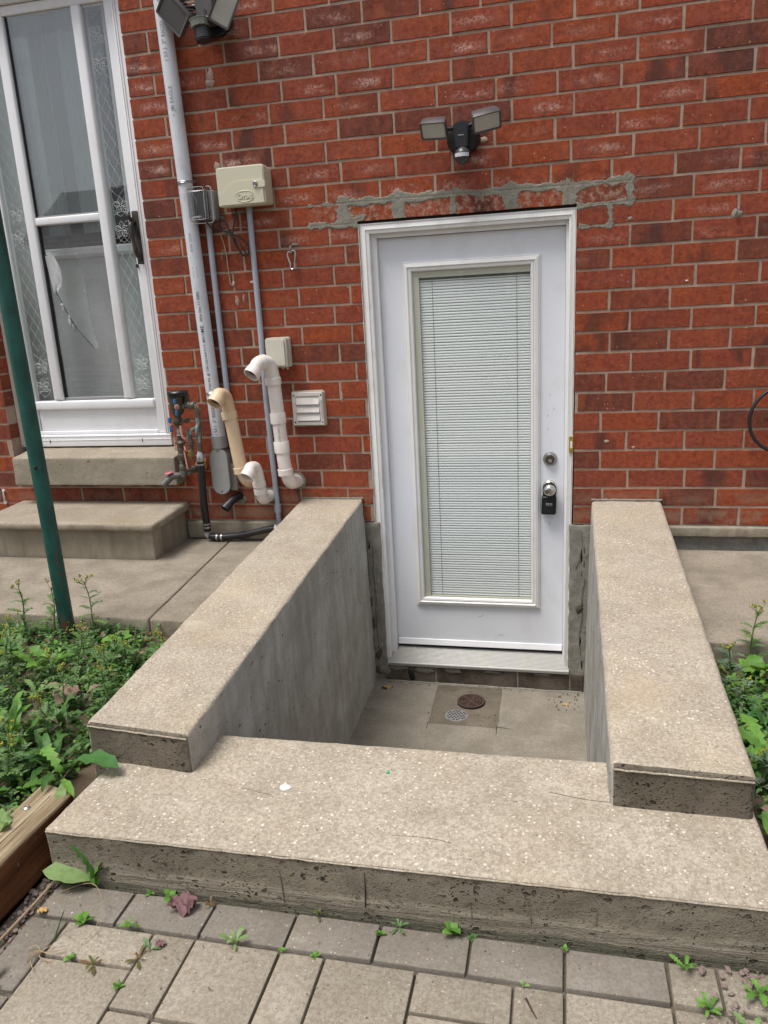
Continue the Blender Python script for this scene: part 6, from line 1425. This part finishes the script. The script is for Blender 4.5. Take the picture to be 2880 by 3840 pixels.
# big leaf arching over the corner of the landing
bl = thing('broadleaf_weed', 'weed whose one big glossy leaf lies on the landing corner', 'weed', (-1.255,-2.00,-.12))
add_leaf(bl, 'dock', 'leafbig', .185, R(-8), .15, (.02, .0, .035), 1); add_leaf(bl, 'lance', 'leaf', .13, R(-38), .1, (.0, -.01, .0), 1); add_leaf(bl, 'lance', 'leafdk', .12, R(-75), .2, (-.01,.0,.0), 2); add_leaf(bl, 'dand', 'leaf', .13, R(150), .4, (0,0,0), 2); add_leaf(bl, 'dand', 'leaf', .10, R(-120), .3, (0,0,0), 0); add_leaf(bl, 'dock', 'leafpale', .09, R(-62), -.1, (.03,-.03,.02), 0)
# dandelion at the left foot of the landing
d1 = thing('dandelion', 'dandelion with one broad pale leaf at the left foot of the landing', 'weed', (-1.020,-2.236,-.214))
add_leaf(d1, 'dand', 'leafdk', .135, R(160), 1.0, (0,0,0), 1); add_leaf(d1, 'oval', 'leafpale', .115, R(186), .18, (-.01,-.004,.018), 0); add_leaf(d1, 'dock', 'leaf', .085, R(40), 1.1, (0,0,0), 1); add_leaf(d1, 'dand', 'leaf', .075, R(20), .8, (.004,0,0), 2); add_leaf(d1, 'oval', 'leaf', .05, R(120), .9, (0,0,0), 1)
# small weeds in the joints
JW = [(-.885,-2.236,3,.022,'oval','leaf','tiny weed at the first joint of the dark paver row under the landing'),
(-.828,-2.240,4,.042,'oval','leaf','small weed behind the purple crumpled leaf'),
(-.735,-2.245,5,.030,'dand','leafred','brownish weed right of the purple crumpled leaf'),
(-.985,-2.335,6,.036,'oval','leaf','weed with small leaves at the head of the leftmost light paver'),
(-.880,-2.333,6,.048,'dand','leaf','flat green weed below the second dark paver'),
(-.640,-2.335,6,.052,'dand','leafpale','pale upright weed in the joint between dark and light pavers, third dark paver'),
(-.538,-2.338,4,.022,'oval','leaf','tiny three-leaved weed at a joint crossing below the fourth dark paver'),
(-.470,-2.338,5,.018,'oval','leaf','tiny clover-like weed just right of the three-leaved one'),
(-.490,-2.238,5,.034,'dand','leafred','small reddish-green weed at the foot of the landing left of centre'),
(-.355,-2.262,7,.020,'oval','leaf','compact little weed in the joint of the dark pavers near the centre'),
(-.318,-2.238,6,.032,'dand','leafgrey','ragged weed at the centre foot of the landing'),
(-.205,-2.237,5,.046,'oval','leaf','weed with two upright leaves right of centre at the foot of the landing'),
(-.168,-2.240,4,.020,'oval','leafdk','small dark weed next to a groove in the landing face'),
(.015,-2.240,4,.022,'oval','leaf','small weed at the joint below the groove on the right'),
(.238,-2.250,6,.050,'dand','leaf','spreading weed at the right foot of the landing'),
(.262,-2.335,7,.050,'dand','leaf','dandelion in the joint at the lower right'),
(.355,-2.290,7,.060,'dand','leaf','leafy weed in the mulch at the right edge'),
(.33,-2.375,6,.055,'dand','leafpale','pale-leaved weed at the lower right corner'),
(-.060,-2.336,3,.016,'oval','leafpale','lone small seedling below the right dark pavers'),
(-.955,-2.425,5,.024,'oval','leaf','weed in the front joint of the leftmost small paver'),
(-.900,-2.432,6,.038,'dand','leafred','reddish dandelion seedling on the front joint of the small paver'),
(-.818,-2.405,5,.034,'dand','leafred','brown and green seedling at the narrow paver joint'),
(-.806,-2.378,3,.040,'dock','leafgrey','thin upright weed at the narrow paver joint'),
(-.822,-2.470,4,.022,'oval','leaf','small weed midway along the narrow paver joint'),
(-1.075,-2.512,3,.060,'dock','leaf','single bright weed at the bottom left edge'),
(-.505,-2.535,4,.03,'oval','leaf','small weed at the very bottom left of centre')]
for k, (x, y, n, s, kd, mt, lab) in enumerate(JW): rosette('joint_weed', lab, (x, y, -.2175), n, s*.82, kd, mt, 200+k, tl=(.1, .9), k=None)
# grass blades and dry straw
bm = bmesh.new(); tube(bm, spline([(-1.018,-2.395,-.216),(-1.016,-2.37,-.19),(-1.008,-2.36,-.165)], 4), [.0018]*4+[.0014]*4+[.0004], 4); tag(fin('grass_blade', bm, 'leafdk'), 'single dark grass blade at the left border paver joint', 'grass')
bm = bmesh.new(); rg = random.Random(2)
for k in range(9):
    a = rg.uniform(0, 6.3); r_ = rg.uniform(.02, .05); c = Vector((-1.025,-2.425,-.2105)); tube(bm, spline([c, c+Vector((math.cos(a)*r_*.5, math.sin(a)*r_*.5, .006)), c+Vector((math.cos(a+.5)*r_, math.sin(a+.5)*r_, .002))], 4), .0009, 4)
tag(fin('dry_grass', bm, 'straw'), 'dry tan grass tuft on the paver joint at the lower left', 'dry grass')
bm = bmesh.new(); tube(bm, spline([(-1.09,-2.27,-.21),(-1.02,-2.255,-.19),(-.97,-2.29,-.185),(-.945,-2.34,-.20),(-.95,-2.39,-.213)], 6), .0007, 4); tag(fin('dry_stalk', bm, 'straw'), 'thin dry stalk arching over the leftmost dark paver', 'stalk')
bm = bmesh.new(); tube(bm, spline([(-1.125,-2.24,-.212),(-1.128,-2.32,-.213),(-1.135,-2.42,-.214)], 5), .0028, 6); tag(fin('dry_stick', bm, 'straw'), 'dry stick lying in the gravel beside the timber', 'stick')
def crumple(name, label, cat, c, r, mat, h=.02, seed=0, n=10):
    bm = bmesh.new(); g = {}
    for i in range(n+1):
        for j in range(n+1):
            u, v = (i/n-.5)*2, (j/n-.5)*2; q = Vector((u*2+seed, v*2, seed)); rr_ = r*(1+.3*mn.noise(Vector((math.atan2(v, u)*1.5, seed, 0))))
            mx = max(abs(u), abs(v)) or 1; k = mx/math.hypot(u, v) if (u or v) else 1
            g[i, j] = bm.verts.new((c[0]+u*k*rr_, c[1]+v*k*rr_*.8, c[2]+h*(.5+mn.noise(q*1.3))+h*.35*mn.noise(q*4)))
    for i in range(n):
        for j in range(n): bm.faces.new((g[i, j], g[i+1, j], g[i+1, j+1], g[i, j+1]))
    return tag(fin(name, bm, mat, smooth=True, angle=False), label, cat)
crumple('dead_leaf', 'crumpled purple-brown leaf on the dark pavers below the landing', 'leaf', (-.790,-2.262,-.215), .030, 'deadleaf', .026, 3)
crumple('dead_leaf', 'yellow dry leaf on the stairwell floor in the left back corner', 'leaf', (-.842,-.088,-.846), .022, 'tanleaf', .012, 5)
crumple('dead_leaf', 'dark scrap of leaf beside the yellow leaf on the stairwell floor', 'leaf', (-.858,-.098,-.846), .018, 'brown', .006, 15)
crumple('dead_leaf', 'small orange leaf on the stairwell floor in the right back corner', 'leaf', (.030,-.140,-.853), .012, 'tanleaf', .008, 6)
crumple('dead_leaf', 'large pale leaf resting on the timber at the left edge', 'leaf', (-1.285,-2.215,-.100), .045, 'leafpale', .020, 8)
crumple('dead_leaf', 'small brown leaf bit near the narrow paver joint', 'leaf', (-.790,-2.365,-.214), .011, 'deadleaf', .008, 9)
crumple('dead_leaf', 'orange leaf chip by the gravel at the left', 'leaf', (-1.095,-2.325,-.213), .011, 'tanleaf', .006, 10)
crumple('dead_leaf', 'curled tan leaf half hidden among the weeds of the left bed', 'leaf', (-1.50,-1.62,-.11), .045, 'drybrown', .03, 12)
bm = bmesh.new(); tube(bm, [(-.055,-2.365,-.2135),(-.045,-2.385,-.2132),(-.035,-2.402,-.2136)], [.0022,.0014,.0010], 6); tag(fin('twig', bm, 'brown'), 'short dark twig lying on a light paver right of centre', 'twig')
